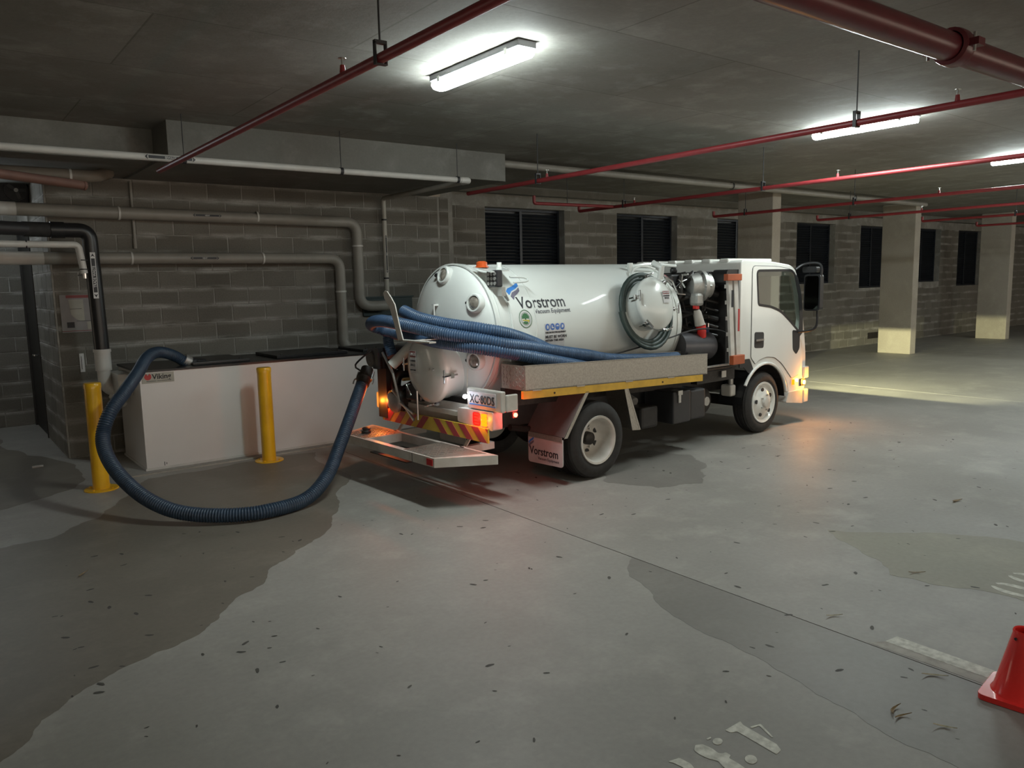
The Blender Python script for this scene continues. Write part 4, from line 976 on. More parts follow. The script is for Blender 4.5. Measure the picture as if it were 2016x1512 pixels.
# guards round the rear wheels, both sides
def quadplate(b, p, th):
    p = [Vector(q) for q in p]; n_ = (p[1]-p[0]).cross(p[2]-p[0]).normalized()*th
    A = [b.verts.new(q) for q in p]; B = [b.verts.new(q+n_) for q in p]
    b.faces.new(A); b.faces.new(B[::-1])
    for i in range(len(p)): j = (i+1) % len(p); b.faces.new((A[i], A[j], B[j], B[i]))
for s in (-1, 1):
    b = nb(); quadplate(b, [(-0.16, s*0.93, 0.82), (-0.16, s*0.42, 0.82), (-0.44, s*0.42, 0.44), (-0.44, s*0.93, 0.44)], 0.004); part('rear_guard', b, 'guard')
    b = nb(); quadplate(b, [(-0.16, s*0.93, 0.82), (-0.12, s*0.93, 0.82), (-0.40, s*0.93, 0.43), (-0.44, s*0.93, 0.43)], 0.004); part('guard_edge', b, 'alu')
    b = nb(); quadplate(b, [(0.38, s*0.93, 0.82), (0.38, s*0.62, 0.82), (0.56, s*0.62, 0.37), (0.56, s*0.93, 0.37)], 0.004); part('front_guard', b, 'alu')
    b = nb(); quadplate(b, [(0.34, s*0.928, 0.82), (0.39, s*0.928, 0.82), (0.58, s*0.928, 0.37), (0.46, s*0.928, 0.38)], 0.003); part('guard_edge', b, 'alu')
    b = nb(); prism(b, round_poly([(s*0.93, 0.42), (s*0.48, 0.42), (s*0.48, 0.165), (s*0.93, 0.175)], [0.003, 0.003, 0.03, 0.03], 4), -0.462, -0.452, 'yz'); mf = part('mud_flap', b, flat('white mud flap rubber', (0.50, 0.48, 0.47), 0.6))
    if s < 0:
        b = text_bm('Vorstrom', 0.105, 0.0012, 0.9)
        for v in b.verts: v.co.x += 0.02; v.co.y += 0.055
        place(b, (-0.4635, -0.48, 0.19), (0, -1, 0), (0, 0, 1)); part('lettering', b, 'ink', mf)
        b = text_bm('Vacuum Equipment', 0.036, 0.0003, 0.98)
        for v in b.verts: v.co.x += 0.13; v.co.y += 0.015
        place(b, (-0.4635, -0.48, 0.19), (0, -1, 0), (0, 0, 1)); part('lettering', b, 'greyink', mf)
        for k, mt_ in ((0, 'logoblue'), (1, 'logogrey')):
            b = nb(); o_ = -0.03*k; prism(b, [(0.0, 0.16+o_), (0.02, 0.18+o_), (0.075, 0.215+o_), (0.07, 0.19+o_), (0.03, 0.165+o_), (0.012, 0.14+o_)], 0, 0.001, 'xy'); place(b, (-0.4635, -0.485, 0.19), (0, -1, 0), (0, 0, 1)); part('logo_wing', b, mt_, mf)
        b = nb(); box(b, -0.467, -0.463, -0.925, -0.49, 0.40, 0.445); part('flap_clamp', b, 'alu', mf)
# under-body boxes
b = nb(); box(b, 1.14, 1.42, -0.88, -0.5, 0.335, 0.665); bx_ = part('battery_box', b, 'grey', bev=0.015)
b = nb(); box(b, 1.44, 1.70, -0.86, -0.5, 0.34, 0.65); part('battery_box', b, 'grey', bev=0.02)
b = nb(); box(b, 1.19, 1.26, -0.90, -0.80, 0.63, 0.675); box(b, 1.205, 1.245, -0.892, -0.88, 0.55, 0.63); part('box_latch', b, 'steel', bx_)
b = nb(); box(b, 0.72, 0.98, -0.82, -0.55, 0.33, 0.55); part('air_tank', b, 'chassis', bev=0.03)
b = nb(); cyl(b, (0.8, -0.65, 0.57), (0.8, -0.52, 0.62), 0.06, seg=18); part('air_dryer', b, 'cast', smooth=40)
b = nb(); box(b, 0.6, 2.2, -0.32, 0.32, 0.42, 0.8); part('gearbox', b, 'dark', bev=0.04)
b = nb(); cyl(b, (0.75, 0.75, 0.5), (1.6, 0.75, 0.5), 0.2, seg=24); part('fuel_tank', b, 'dark', smooth=40)
b = nb(); lathe(b, [(-0.06, 0.10), (-0.03, 0.14), (0.03, 0.14), (0.06, 0.10)], (1.95, -0.62, 0.46), (0, 1, 0), 24); part('compressor', b, 'dark', smooth=40)
b = nb(); cyl(b, (1.95, -0.69, 0.46), (1.95, -0.70, 0.46), 0.05, seg=16); part('compressor_hub', b, 'cast')
# rear end: crossbeam, chevron board, lamp bar, number plate
b = nb(); box(b, -1.17, -1.09, -0.80, 0.86, 0.66, 0.70); box(b, -1.13, -1.09, -0.55, 0.6, 0.55, 0.76); part('rear_crossbeam', b, 'dirtywhite')
b = nb(); box(b, -1.215, -1.20, -0.84, 0.80, 0.495, 0.615); ch = part('chevron_board', b, 'refl_yel')
n = 0; b = nb(); y = 0.80
def clip_poly(poly, y0, y1):
    out = []
    for k in range(2):
        lim, keep = (y0, lambda v: v >= y0) if k == 0 else (y1, lambda v: v <= y1)
        out = []
        for i in range(len(poly)):
            a, c = poly[i], poly[(i+1) % len(poly)]; ka, kc = keep(a[0]), keep(c[0])
            if ka: out.append(a)
            if ka != kc: t_ = (lim-a[0])/(c[0]-a[0]); out.append((lim, a[1]+t_*(c[1]-a[1])))
        poly = out
    return poly
z0c, z1c = 0.496, 0.614; dz = z1c-z0c
for side in (1, -1):
    for k in range(7):
        u = 0.035+k*0.185; c0 = -0.03
        p = [(c0+side*(u+0.0), z1c), (c0+side*(u+0.092), z1c), (c0+side*(u+0.092+dz), z0c), (c0+side*(u+dz), z0c)]
        p = clip_poly(p, -0.838, 0.798)
        if len(p) >= 3: prism(b, p, -1.2175, -1.215, 'yz')
part('chevron_stripe', b, 'refl_red', ch)
# combination lamps
for s, yc in ((-1, -0.74), (1, 0.78)):
    b = nb(); prism(b, round_poly([(yc-s*-0.15, 0.60), (yc-s*0.30, 0.60), (yc-s*0.30, 0.755), (yc-s*-0.15, 0.755)] if s > 0 else [(yc-0.15, 0.60), (yc+0.33, 0.625), (yc+0.33, 0.745), (yc-0.15, 0.755)], 0.02, 4), -1.20, -1.10, 'yz'); lbx = part('lamp_bar', b, 'dirtywhite', bev=0.006)
    b = nb(); prism(b, round_poly([(yc-s*0.06-0.05, 0.625), (yc-s*0.06+0.05, 0.625), (yc-s*0.06+0.05, 0.735), (yc-s*0.06-0.05, 0.735)], 0.025, 4), -1.205, -1.20, 'yz'); part('lamp_bezel', b, 'red', lbx)
    for i in range(3):
        for j in range(4):
            b = nb(); yy = yc+s*(0.085-0.02*i)-s*0.02; cyl(b, (-1.20, yy, 0.642+j*0.026), (-1.214, yy, 0.642+j*0.026), 0.0125, seg=10); part('indicator_led', b, 'amber', lbx)
    for j in range(4):
        b = nb(); yy = yc-s*0.055; box(b, -1.208, -1.2, yy-0.032, yy+0.032, 0.634+j*0.026, 0.650+j*0.026); part('tail_led', b, 'redlit', lbx)
# number plate in its box
b = nb(); box(b, -1.19, -1.14, -0.99, -0.54, 0.757, 0.93); box(b, -1.14, -1.02, -1.0, -0.97, 0.76, 0.90); pb = part('plate_box', b, 'dirtywhite', bev=0.01)
b = nb(); box(b, -1.196, -1.19, -0.925, -0.575, 0.79, 0.905); pp_ = part('number_plate', b, flat('plate white', (0.62, 0.62, 0.66), 0.4), pb)
b = text_bm('XC\u00b780DS', 0.098, 0.0012, 0.80)
xs = [v.co.x for v in b.verts]; k_ = 0.325/(max(xs)-min(xs))
for v in b.verts: v.co.x = (v.co.x-min(xs))*k_+0.012; v.co.y += 0.022
place(b, (-1.198, -0.575, 0.79), (0, -1, 0), (0, 0, 1)); part('plate_lettering', b, 'ink', pb)
b = nb(); box(b, -1.1975, -1.196, -0.92, -0.58, 0.793, 0.803); part('plate_stripe', b, 'logoblue', pb)
b = nb(); cyl(b, (-1.19, -0.52, 0.85), (-1.205, -0.525, 0.85), 0.018, seg=14); part('plate_lamp', b, 'ledhot', pb)
b = nb(); cyl(b, (-1.16, -0.50, 0.87), (-1.13, -0.48, 1.08), 0.004, seg=6); part('lamp_wire', b, 'steel', pb)
# side marker
b = nb(); box(b, -1.02, -0.97, -0.93, -0.90, 0.69, 0.74); sm_ = part('side_marker', b, 'black'); b = nb(); cyl(b, (-0.995, -0.93, 0.715), (-0.995, -0.94, 0.715), 0.018, seg=12); part('marker_lens', b, 'redhot', sm_)
# step platform with chamfered corners and a sunken middle
step = empty('step_platform', (0, 0, 0), 0, tr)
out_ = [(-1.66, -0.66), (-1.66, 0.76), (-1.28, 1.0), (-1.2, 1.0), (-1.2, -0.98), (-1.28, -0.98)]
out_ = [(-1.655, -0.70), (-1.655, 0.80), (-1.22, 1.0), (-1.22, -0.97)]
inn = [(-1.60, -0.21), (-1.26, -0.21), (-1.26, 0.40), (-1.60, 0.40)]
b = nb(); prism(b, out_, 0.345, 0.42, 'xy', holes=[inn]); obj('step_frame', b, 'dirtywhite', step)
b = nb(); box(b, -1.60, -1.26, -0.21, 0.40, 0.29, 0.30); obj('pocket_floor', b, 'dark', step)
for (ya, yb) in ((-0.86, -0.22), (0.42, 0.90)):
    b = nb(); lim = [(-1.635, max(ya, -0.68)), (-1.635, min(yb, 0.78)), (-1.25, yb), (-1.25, ya)]; prism(b, lim, 0.420, 0.423, 'xy'); tp_ = obj('tread_plate', b, 'alu', step)
    b = nb(); i = 0; x = -1.62
    while x < -1.27:
        y = max(ya, -0.66)+0.03; j = 0
        while y < min(yb, 0.78)-0.02:
            a = PI/4 if (i+j) % 2 else -PI/4; obox(b, (x, y, 0.425), (math.cos(a), math.sin(a), 0), 0.036, 0.010, 0.005); y += 0.05; j += 1
        x += 0.045; i += 1
    stuff(obj('tread_pattern', b, 'alu', tp_))
for y in (-0.64, 0.74):
    b = nb(); box(b, -1.661, -1.655, y-0.04, y+0.04, 0.357, 0.408); obj('reflector', b, 'redlens', step)
b = nb(); box(b, -1.657, -1.655, -0.385, -0.381, 0.346, 0.42); obj('frame_seam', b, 'dark', step)
for y in (-0.5, 0.55):
    b = nb(); box(b, -1.25, -0.9, y-0.03, y+0.03, 0.36, 0.42); quadplate(b, [(-1.2, y-0.02, 0.42), (-1.2, y+0.02, 0.42), (-1.1, y+0.02, 0.55), (-1.1, y-0.02, 0.55)], 0.01); obj('support_arm', b, 'dirtywhite', step)
# coupling lying on the step
e = empty('hose_plug', T(-1.5, 0.63, 0.4235)); tag(e, 'small dark hose plug resting on the left end of the step', 'plug')
b = nb(); lathe(b, [(0, 0.042), (0.02, 0.045), (0.03, 0.036), (0.045, 0.04), (0.055, 0.03), (0.058, 0.0)], (0, 0, 0), (0, 0, 1), 20); obj('plug_body', b, 'dark', e, smooth=40)
b = nb(); cyl(b, (-0.06, 0, 0.035), (0.06, 0, 0.035), 0.006, seg=8); obj('plug_lug', b, 'steel', e)

# valve and pipework, rear left
b = nb(); cyl(b, (-1.0, 0.50, 0.80), (-1.18, 0.52, 0.72), 0.10, seg=20); cyl(b, (-1.18, 0.52, 0.72), (-1.24, 0.52, 0.70), 0.12, seg=20); part('drain_valve', b, 'dark', smooth=40)
b = nb(); lathe(b, [(0, 0.10), (0.03, 0.10), (0.05, 0.07), (0.06, 0.0)], (-1.24, 0.52, 0.70), (-1, 0, -0.2), 20); part('valve_cap', b, 'cast', smooth=40)
b = nb(); sweep(b, [Vector((-1.28, 0.50, 0.82)), Vector((-1.30, 0.22, 0.66)), Vector((-1.30, 0.12, 0.58))], 0.012, 8); cyl(b, (-1.32, 0.02, 0.60), (-1.32, 0.02, 0.86), 0.009, seg=8); part('valve_lever', b, 'steel')
b = nb(); box(b, -1.24, -1.10, 0.10, 0.34, 0.74, 0.90); part('valve_block', b, 'black', bev=0.02)
b = nb(); cyl(b, (-1.02, 0.30, 1.35), (-1.26, 0.52, 1.05), 0.055, 0.05, 20); part('discharge_spout', b, 'white', smooth=40)
b = nb(); cyl(b, (-0.9, 0.82, 1.10), (-1.26, 0.84, 1.10), 0.065, seg=20); cyl(b, (-1.26, 0.84, 1.10), (-1.30, 0.84, 1.10), 0.09, seg=20); box(b, -1.30, -1.2, 0.70, 0.80, 1.0, 1.2); part('suction_valve', b, 'black', smooth=40)
b = nb(); sweep(b, [Vector((-1.27, 0.66, 1.16)), Vector((-1.30, 0.44, 0.98)), Vector((-1.30, 0.34, 0.72)), Vector((-1.30, 0.12, 0.64))], 0.014, 8); part('suction_lever', b, 'steel')
b = nb(); box(b, -1.22, -1.1, 0.70, 0.86, 0.52, 1.14); part('rear_post', b, 'chassis')
b = nb(); tube(b, [(-1.25, 0.80, 1.20), (-1.36, 0.86, 1.12), (-1.42, 0.93, 1.03), (-1.38, 0.9, 0.98)], 0.009, 8); part('chain_link', b, 'black')
b = nb(); box(b, -0.95, -0.87, 0.62, 0.93, 0.86, 0.90); box(b, -1.0, -0.87, 0.55, 0.9, 1.02, 1.10); part('left_bracket', b, 'rail_yellow')
b = nb(); sweep(b, rounded_path([(-0.95, 0.62, 0.95), (-1.12, 0.66, 0.95), (-1.15, 0.66, 0.80), (-1.15, 0.45, 0.78)], 0.08), 0.05, 14); part('discharge_pipe', b, 'black', smooth=40)
b = nb(); box(b, -1.10, -0.96, 0.40, 0.74, 0.98, 1.22); part('valve_housing', b, 'black', bev=0.02)
b = nb(); box(b, -1.06, -1.02, -0.60, 0.70, 0.70, 0.80); part('dark_crossbar', b, 'chassis')
# hose hook
b = nb()
hk = [(0.115, 1.725), (0.10, 1.68), (0.02, 1.60), (-0.045, 1.46), (-0.095, 1.322), (-0.175, 1.322), (-0.118, 1.46), (-0.062, 1.63), (-0.005, 1.69), (0.055, 1.74), (0.09, 1.745)]
prism(b, hk, -1.565, -1.555, 'yz'); box(b, -1.565, -1.50, -0.56, -0.095, 1.322, 1.334); box(b, -1.51, -1.28, -0.30, -0.24, 1.326, 1.334); part('hose_hook', b, 'dirtywhite')

# pump bay between tank and cab
b = nb(); box(b, 2.22, 2.33, -0.74, 0.80, 0.80, 1.86); part('bay_backing', b, 'chassis')  # dark panel added to stand for the shadow on the cab's rear wall
b = nb(); lathe(b, [(-0.16, 0.10), (-0.15, 0.13), (-0.03, 0.14), (-0.02, 0.165), (0.02, 0.165), (0.03, 0.14), (0.09, 0.13), (0.11, 0.10), (0.11, 0)], (1.93, -0.62, 1.71), (0.9, -0.43, 0), 32); pu = part('vacuum_pump', b, 'cast', smooth=40)
b = nb(); lathe(b, [(0.11, 0.075), (0.125, 0.07), (0.125, 0.0)], (1.93, -0.62, 1.71), (0.9, -0.43, 0), 24); part('pump_cover', b, 'dirtywhite', pu)
b = nb(); box(b, 1.74, 1.86, -0.72, -0.60, 1.50, 1.64); part('pump_elbow', b, 'cast', pu, bev=0.03)
for k in range(6):
    a = 2*PI*k/6; d_, s_, u_ = frame_of(Vector((0.9, -0.43, 0))); p = Vector((1.93, -0.62, 1.71))+(s_*math.cos(a)+u_*math.sin(a))*0.15
    b = nb(); cyl(b, p-d_*0.03, p+d_*0.045, 0.014, seg=8); part('pump_bolt', b, 'black' if k % 2 else 'steel', pu)
b = nb(); lathe(b, [(0, 0.03), (0.03, 0.045), (0.17, 0.055), (0.18, 0.02)], (1.80, -0.66, 1.46), (0.25, -0.1, -1), 18); part('filter_bowl', b, 'dirtywhite', smooth=40)
b = nb(); lathe(b, [(0, 0.05), (0.02, 0.055), (0.13, 0.045), (0.14, 0)], (1.85, -0.68, 1.29), (0.2, 0, -1), 18); part('filter_cup', b, 'red', smooth=40)
b = nb(); cyl(b, (1.79, -0.66, 1.47), (1.79, -0.66, 1.52), 0.035, seg=14); part('filter_cap', b, 'red')
b = nb(); cyl(b, (1.60, -0.55, 1.08), (2.05, -0.62, 1.06), 0.15, seg=28); lathe(b, [(0, 0.15), (0.03, 0.13), (0.04, 0)], (2.05, -0.62, 1.06), (1, -0.15, 0), 28); part('water_pump', b, 'greymotor', smooth=40)
b = nb(); box(b, 1.84, 1.98, -0.70, -0.58, 1.21, 1.27); part('terminal_box', b, 'bluemotor', bev=0.006)
for x in (1.85, 1.91, 1.97):
    b = nb(); cyl(b, (x, -0.69, 1.26), (x, -0.69, 1.31), 0.007, seg=8); part('box_stud', b, 'chrome')
rn = random.Random(11)
for k in range(9):
    p = [(1.70+rn.uniform(-.1, .1), -0.48, 1.1+rn.random()*0.7)]
    for q in range(3): p.append((p[-1][0]+rn.uniform(0.02, .18), -0.48+rn.uniform(-.16, .05), max(0.95, min(1.85, p[-1][2]+rn.uniform(-.3, .3)))))
    b = nb(); tube(b, p, rn.choice((0.012, 0.018, 0.024)), 8); part('pump_hose', b, rn.choice(('black', 'dark', 'black', 'grey')), smooth=40)
for k in range(10):
    x, z = rn.uniform(1.62, 2.1), rn.uniform(1.2, 1.85); b = nb(); cyl(b, (x, -0.60, z), (x+rn.uniform(-.03, .03), -0.68, z+rn.uniform(-.03, .03)), rn.uniform(0.007, 0.016), seg=8); part('fitting', b, rn.choice(('chrome', 'steel', 'cast')))
b = nb(); cyl(b, (1.66, -0.42, 1.88), (1.72, -0.46, 1.88), 0.035, seg=14); box(b, 1.58, 1.95, -0.5, -0.38, 1.62, 1.84); part('manifold', b, 'black', bev=0.02)
for k in range(5):
    a = 2*PI*k/5+0.3; b = nb(); c_ = Vector((1.62, -0.60, 1.76)); cyl(b, c_, c_+Vector((math.cos(a)*0.075, -0.01, math.sin(a)*0.075)), 0.008, seg=8); part('valve_wheel_spoke', b, 'chrome')
b = nb(); tube(b, [(-0.1, -0.66, 1.03), (0.6, -0.68, 1.10), (1.2, -0.70, 1.18), (1.7, -0.74, 1.26), (2.1, -0.78, 1.22), (2.3, -0.8, 1.1)], 0.008, 8); part('control_cable', b, 'grey', smooth=40)
b = nb(); cyl(b, (1.64, -0.82, 0.83), (2.32, -0.80, 0.83), 0.018, seg=12); box(b, 1.66, 2.34, -0.78, -0.7, 0.68, 0.80); part('bay_rail', b, 'dark')
b = nb(); cyl(b, (1.64, -0.83, 0.86), (2.3, -0.83, 0.86), 0.012, seg=10); part('chrome_rail', b, 'steel')
b = nb(); box(b, 2.06, 2.14, -0.81, -0.805, 0.72, 0.79); part('data_plate', b, 'dirtywhite')
# air intake duct behind the cab corner
b = nb(); prism(b, round_poly([(2.14, 1.88), (2.40, 1.88), (2.38, 1.45), (2.26, 1.45), (2.25, 1.62), (2.12, 1.74)], 0.05, 4), -0.80, -0.62, 'xz'); du = part('air_intake', b, 'black', bev=0.02)
b = nb(); box(b, 2.28, 2.36, -0.78, -0.64, 0.95, 1.48); part('intake_duct', b, 'black', du, bev=0.02)

b = nb(); box(b, 2.34, 2.44, -0.74, -0.60, 0.47, 0.60); part('washer_bottle', b, 'dirtywhite', bev=0.02)
b = nb(); cyl(b, (2.42, -0.68, 0.60), (2.42, -0.68, 0.66), 0.03, seg=14); part('bottle_cap', b, 'cast')
# ---- cab
RAD = 0.12
cab_pts = [(2.36, 0.88), (2.36, 1.98), (2.98, 1.965), (3.38, 1.925), (3.50, 1.86), (3.64, 1.48), (3.72, 1.18), (3.775, 0.83), (3.77, 0.50), (3.73, 0.29), (3.40, 0.32), (3.37, 0.52), (3.22, 0.70), (3.06, 0.79), (2.88, 0.81), (2.72, 0.78), (2.64, 0.73), (2.56, 0.88)]
cab_r = [0.02, 0.06, 0.1, 0.06, 0.06, 0.2, 0.1, 0.1, 0.1, 0.03, 0.02, 0.12, 0.12, 0.12, 0.12, 0.05, 0.02, 0.02]
prof_ = round_poly(cab_pts, cab_r, 4)
win = round_poly([(2.66, 1.86), (2.70, 1.485), (2.95, 1.455), (3.16, 1.40), (3.36, 1.28), (3.585, 1.13), (3.62, 1.35), (3.56, 1.60), (3.47, 1.80), (3.38, 1.86)], [0.05, 0.03, 0.05, 0.1, 0.05, 0.02, 0.05, 0.1, 0.06, 0.05], 4)
def solid(fn):
    b = nb(); fn(b); me = bpy.data.meshes.new('s'); bmesh.ops.recalc_face_normals(b, faces=b.faces); b.to_mesh(me); b.free()
    o = bpy.data.objects.new('s', me); C.objects.link(o); return o
def full_prism(poly, y0, y1):
    def f(b):
        A = [b.verts.new((x, y0, z)) for x, z in poly]; B = [b.verts.new((x, y1, z)) for x, z in poly]
        b.faces.new(A); b.faces.new(B[::-1])
        for i in range(len(poly)): j = (i+1) % len(poly); b.faces.new((A[i], A[j], B[j], B[i]))
    return f
def apply_boolean(base, cutters, name):
    for c_ in cutters:
        md = base.modifiers.new('cut', 'BOOLEAN'); md.operation = 'DIFFERENCE'; md.object = c_; md.solver = 'EXACT'
    dg = bpy.context.evaluated_depsgraph_get(); dg.update()
    me = bpy.data.meshes.new_from_object(base.evaluated_get(dg))
    bpy.data.objects.remove(base)
    for c_ in cutters: bpy.data.objects.remove(c_)
    o = bpy.data.objects.new(name, me); C.objects.link(o); return o
base = solid(full_prism(prof_, -0.83, 0.83))
md = base.modifiers.new('bevel', 'BEVEL'); md.width = 0.06; md.segments = 5; md.limit_method = 'ANGLE'; md.angle_limit = math.radians(60)
dg = bpy.context.evaluated_depsgraph_get(); dg.update(); me2 = bpy.data.meshes.new_from_object(base.evaluated_get(dg)); base.modifiers.clear(); base.data = me2
inner = round_poly([(2.40, 0.92), (2.40, 1.93), (2.98, 1.92), (3.35, 1.885), (3.45, 1.82), (3.58, 1.48), (3.66, 1.18), (3.70, 0.92)], 0.05, 3)
windscreen = [(3.30, 1.80), (3.80, 1.80), (3.95, 1.12), (3.55, 1.22)]
rearwin = [(2.2, 1.80), (2.5, 1.80), (2.5, 1.50), (2.2, 1.50)]
cab = apply_boolean(base, [solid(full_prism(inner, -0.78, 0.78)), solid(full_prism(win, -0.9, 0.9)), solid(full_prism(windscreen, -0.765, 0.765)), solid(full_prism(rearwin, -0.45, 0.45)), solid(lambda b: box(b, 3.6, 3.95, -0.78, -0.46, 0.40, 0.515)), solid(lambda b: box(b, 3.6, 3.95, 0.46, 0.78, 0.40, 0.515))], 'cab')
cab.parent = tr; cab.data.materials.clear(); cab.data.materials.append(M['cabwhite'])
for p in cab.data.polygons: p.use_smooth = True
cab.data.set_sharp_from_angle(angle=math.radians(35))
# doors stand a few mm proud with a dark gap round them
door_p = round_poly([(2.575, 0.90), (2.575, 1.915), (3.10, 1.905), (3.36, 1.875), (3.46, 1.82), (3.56, 1.60), (3.625, 1.36), (3.65, 1.10), (3.62, 0.62), (3.45, 0.58), (3.36, 0.66), (3.22, 0.78), (3.06, 0.865), (2.88, 0.885), (2.72, 0.855), (2.66, 0.82)], [0.02, 0.06, 0.1, 0.1, 0.05, 0.05, 0.05, 0.05, 0.03, 0.03, 0.05, 0.05, 0.05, 0.05, 0.03, 0.01], 3)
def scale_poly(poly, d):
    n_ = len(poly); out = []
    for i in range(n_):
        a = Vector((*poly[i-1], 0)); p = Vector((*poly[i], 0)); c_ = Vector((*poly[(i+1) % n_], 0)); t_ = (c_-a).normalized(); nn = Vector((t_.y, -t_.x, 0)); out.append((p.x+nn.x*d, p.y+nn.y*d))
    return out
def area(p): return sum(p[i-1][0]*p[i][1]-p[i][0]*p[i-1][1] for i in range(len(p)))/2
if area(door_p) < 0: door_p = door_p[::-1]
wn_ = win if area(win) > 0 else win[::-1]
for s in (-1, 1):
    b = nb(); y = s*0.83; prism(b, scale_poly(door_p, 0.006), y-0.001, y+s*0.002, 'xz', holes=[scale_poly(wn_, -0.004)[::-1]]); part('door_seal', b, 'ink')
    b = nb(); prism(b, door_p, y+s*0.001, y+s*0.008, 'xz', holes=[scale_poly(wn_, -0.0)[::-1]]); cdoor = part('cab_door', b, 'cabwhite', bev=0.003)
    b = nb(); prism(b, scale_poly(wn_, 0.016), y+s*0.007, y+s*0.011, 'xz', holes=[scale_poly(wn_, -0.012)[::-1]]); part('window_seal', b, 'black', cdoor)
    b = nb(); prism(b, scale_poly(wn_, 0.002), y-s*0.012, y-s*0.008, 'xz'); part('side_window', b, 'glass', cdoor)
    b = nb(); prism(b, [(3.42, 1.84), (3.52, 1.78), (3.60, 1.60), (3.65, 1.40), (3.665, 1.12), (3.575, 1.06), (3.585, 1.30), (3.54, 1.56), (3.46, 1.76)], y+s*0.008, y+s*0.012, 'xz'); part('pillar_trim', b, 'black', cdoor)
    b = nb(); prism(b, round_poly([(3.43, 1.16), (3.60, 1.14), (3.60, 0.93), (3.53, 0.86), (3.45, 0.92)], 0.03, 4), y+s*0.008, y+s*0.011, 'xz'); part('lower_window', b, 'black', cdoor)
    b = nb(); prism(b, round_poly([(2.63, 1.18), (2.82, 1.17), (2.82, 0.99), (2.63, 1.0)], 0.03, 4), y+s*0.008, y+s*0.010, 'xz'); hc_ = part('handle_cup', b, 'interior', cdoor)
    b = nb(); box(b, 2.65, 2.80, min(y+s*0.012, y+s*0.026), max(y+s*0.012, y+s*0.026), 1.075, 1.098); part('door_handle', b, 'chrome', hc_)
    # wheel arch lip and bumper corner
    b = nb(); A = [Vector((2.87+0.47*math.cos(a), y+s*0.004, 0.34+0.47*math.sin(a))) for a in [math.radians(q) for q in range(12, 150, 8)]]
    sweep(b, A, 0.018, 8); part('wheel_arch', b, 'cabwhite', smooth=50)
    b = nb(); A = [Vector((2.87+0.45*math.cos(a), 0, 0.34+0.45*math.sin(a))) for a in [math.radians(q) for q in range(5, 176, 10)]]
    P0 = [b.verts.new((v.x, s*0.52, v.z)) for v in A]; P1 = [b.verts.new((v.x, s*0.82, v.z)) for v in A]
    for i in range(len(A)-1): b.faces.new((P0[i], P0[i+1], P1[i+1], P1[i]))
    part('wheel_liner', b, 'black')
    b = nb(); quadplate(b, [(2.36, y, 0.88), (2.56, y, 0.88), (2.66, y, 0.72), (2.60, y, 0.68), (2.44, y, 0.80), (2.36, y, 0.80)], 0.01); part('lower_panel', b, 'black')
    b = nb(); prism(b, round_poly([(3.32, 0.30), (3.38, 0.42), (3.77, 0.42), (3.78, 0.28), (3.70, 0.25)], 0.02, 3), y-s*0.10, y+s*0.012, 'xz'); part('bumper_end', b, 'dirtywhite', bev=0.01)
    b = nb(); box(b, 3.64, 3.74, min(y-s*0.02, y+s*0.02), max(y-s*0.02, y+s*0.02), 0.47, 0.55); ci_ = part('corner_lamp', b, 'black'); 
    b = nb(); cyl(b, (3.70, y+s*0.015, 0.51), (3.705, y+s*0.035, 0.51), 0.026, seg=14); part('corner_lens', b, 'amberhot', ci_)
    b = nb(); box(b, 3.46, 3.50, min(y, y+s*0.014), max(y, y+s*0.014), 0.50, 0.56); part('side_repeater', b, 'amber')
    # mirror
    b = nb(); tube(b, [(3.48, y, 1.87), (3.56, y+s*0.05, 1.925), (3.62, y+s*0.17, 1.94), (3.64, y+s*0.235, 1.90), (3.64, y+s*0.235, 1.75)], 0.016, 8); mr_ = part('mirror_arm', b, 'black', smooth=40)
    b = nb(); tube(b, [(3.64, y+s*0.20, 1.42), (3.64, y+s*0.20, 1.22), (3.62, y+s*0.14, 1.15), (3.56, y+s*0.01, 1.13)], 0.014, 8); part('mirror_arm', b, 'black', smooth=40)
    b = nb(); ya, yb = sorted((y+s*0.045, y+s*0.25)); prism(b, round_poly([(ya, 1.38), (yb, 1.38), (yb, 1.81), (ya, 1.81)], 0.04, 4), 3.60, 3.68, 'yz'); part('mirror_head', b, 'black', mr_, bev=0.02)
    b = nb(); prism(b, round_poly([(ya+0.018, 1.40), (yb-0.018, 1.40), (yb-0.018, 1.79), (ya+0.018, 1.79)], 0.03, 4), 3.594, 3.598, 'yz'); part('mirror_glass', b, flat('mirror', (0.10, 0.10, 0.10), 0.08, 1.0), mr_)
    b = nb(); ya, yb = sorted((y+s*0.02, y+s*0.20)); prism(b, round_poly([(ya, 1.83), (yb, 1.83), (yb, 1.90), (ya, 1.90)], 0.025, 4), 3.60, 3.68, 'yz'); part('wide_mirror', b, 'black', mr_, bev=0.02)
# roof ribs
for k in range(6):
    y = -0.6+k*0.24; b = nb(); box(b, 2.365, 3.25, y-0.06, y+0.06, 1.955, 2.003); part('roof_rib', b, 'cabwhite', bev=0.015)
b = nb(); quadplate(b, [(3.435, -0.77, 1.80), (3.435, 0.77, 1.80), (3.665, 0.77, 1.20), (3.665, -0.77, 1.20)], 0.006); part('windscreen', b, 'glass')
b = nb(); box(b, 2.36, 2.365, -0.46, 0.46, 1.49, 1.81); part('rear_window', b, 'glass')
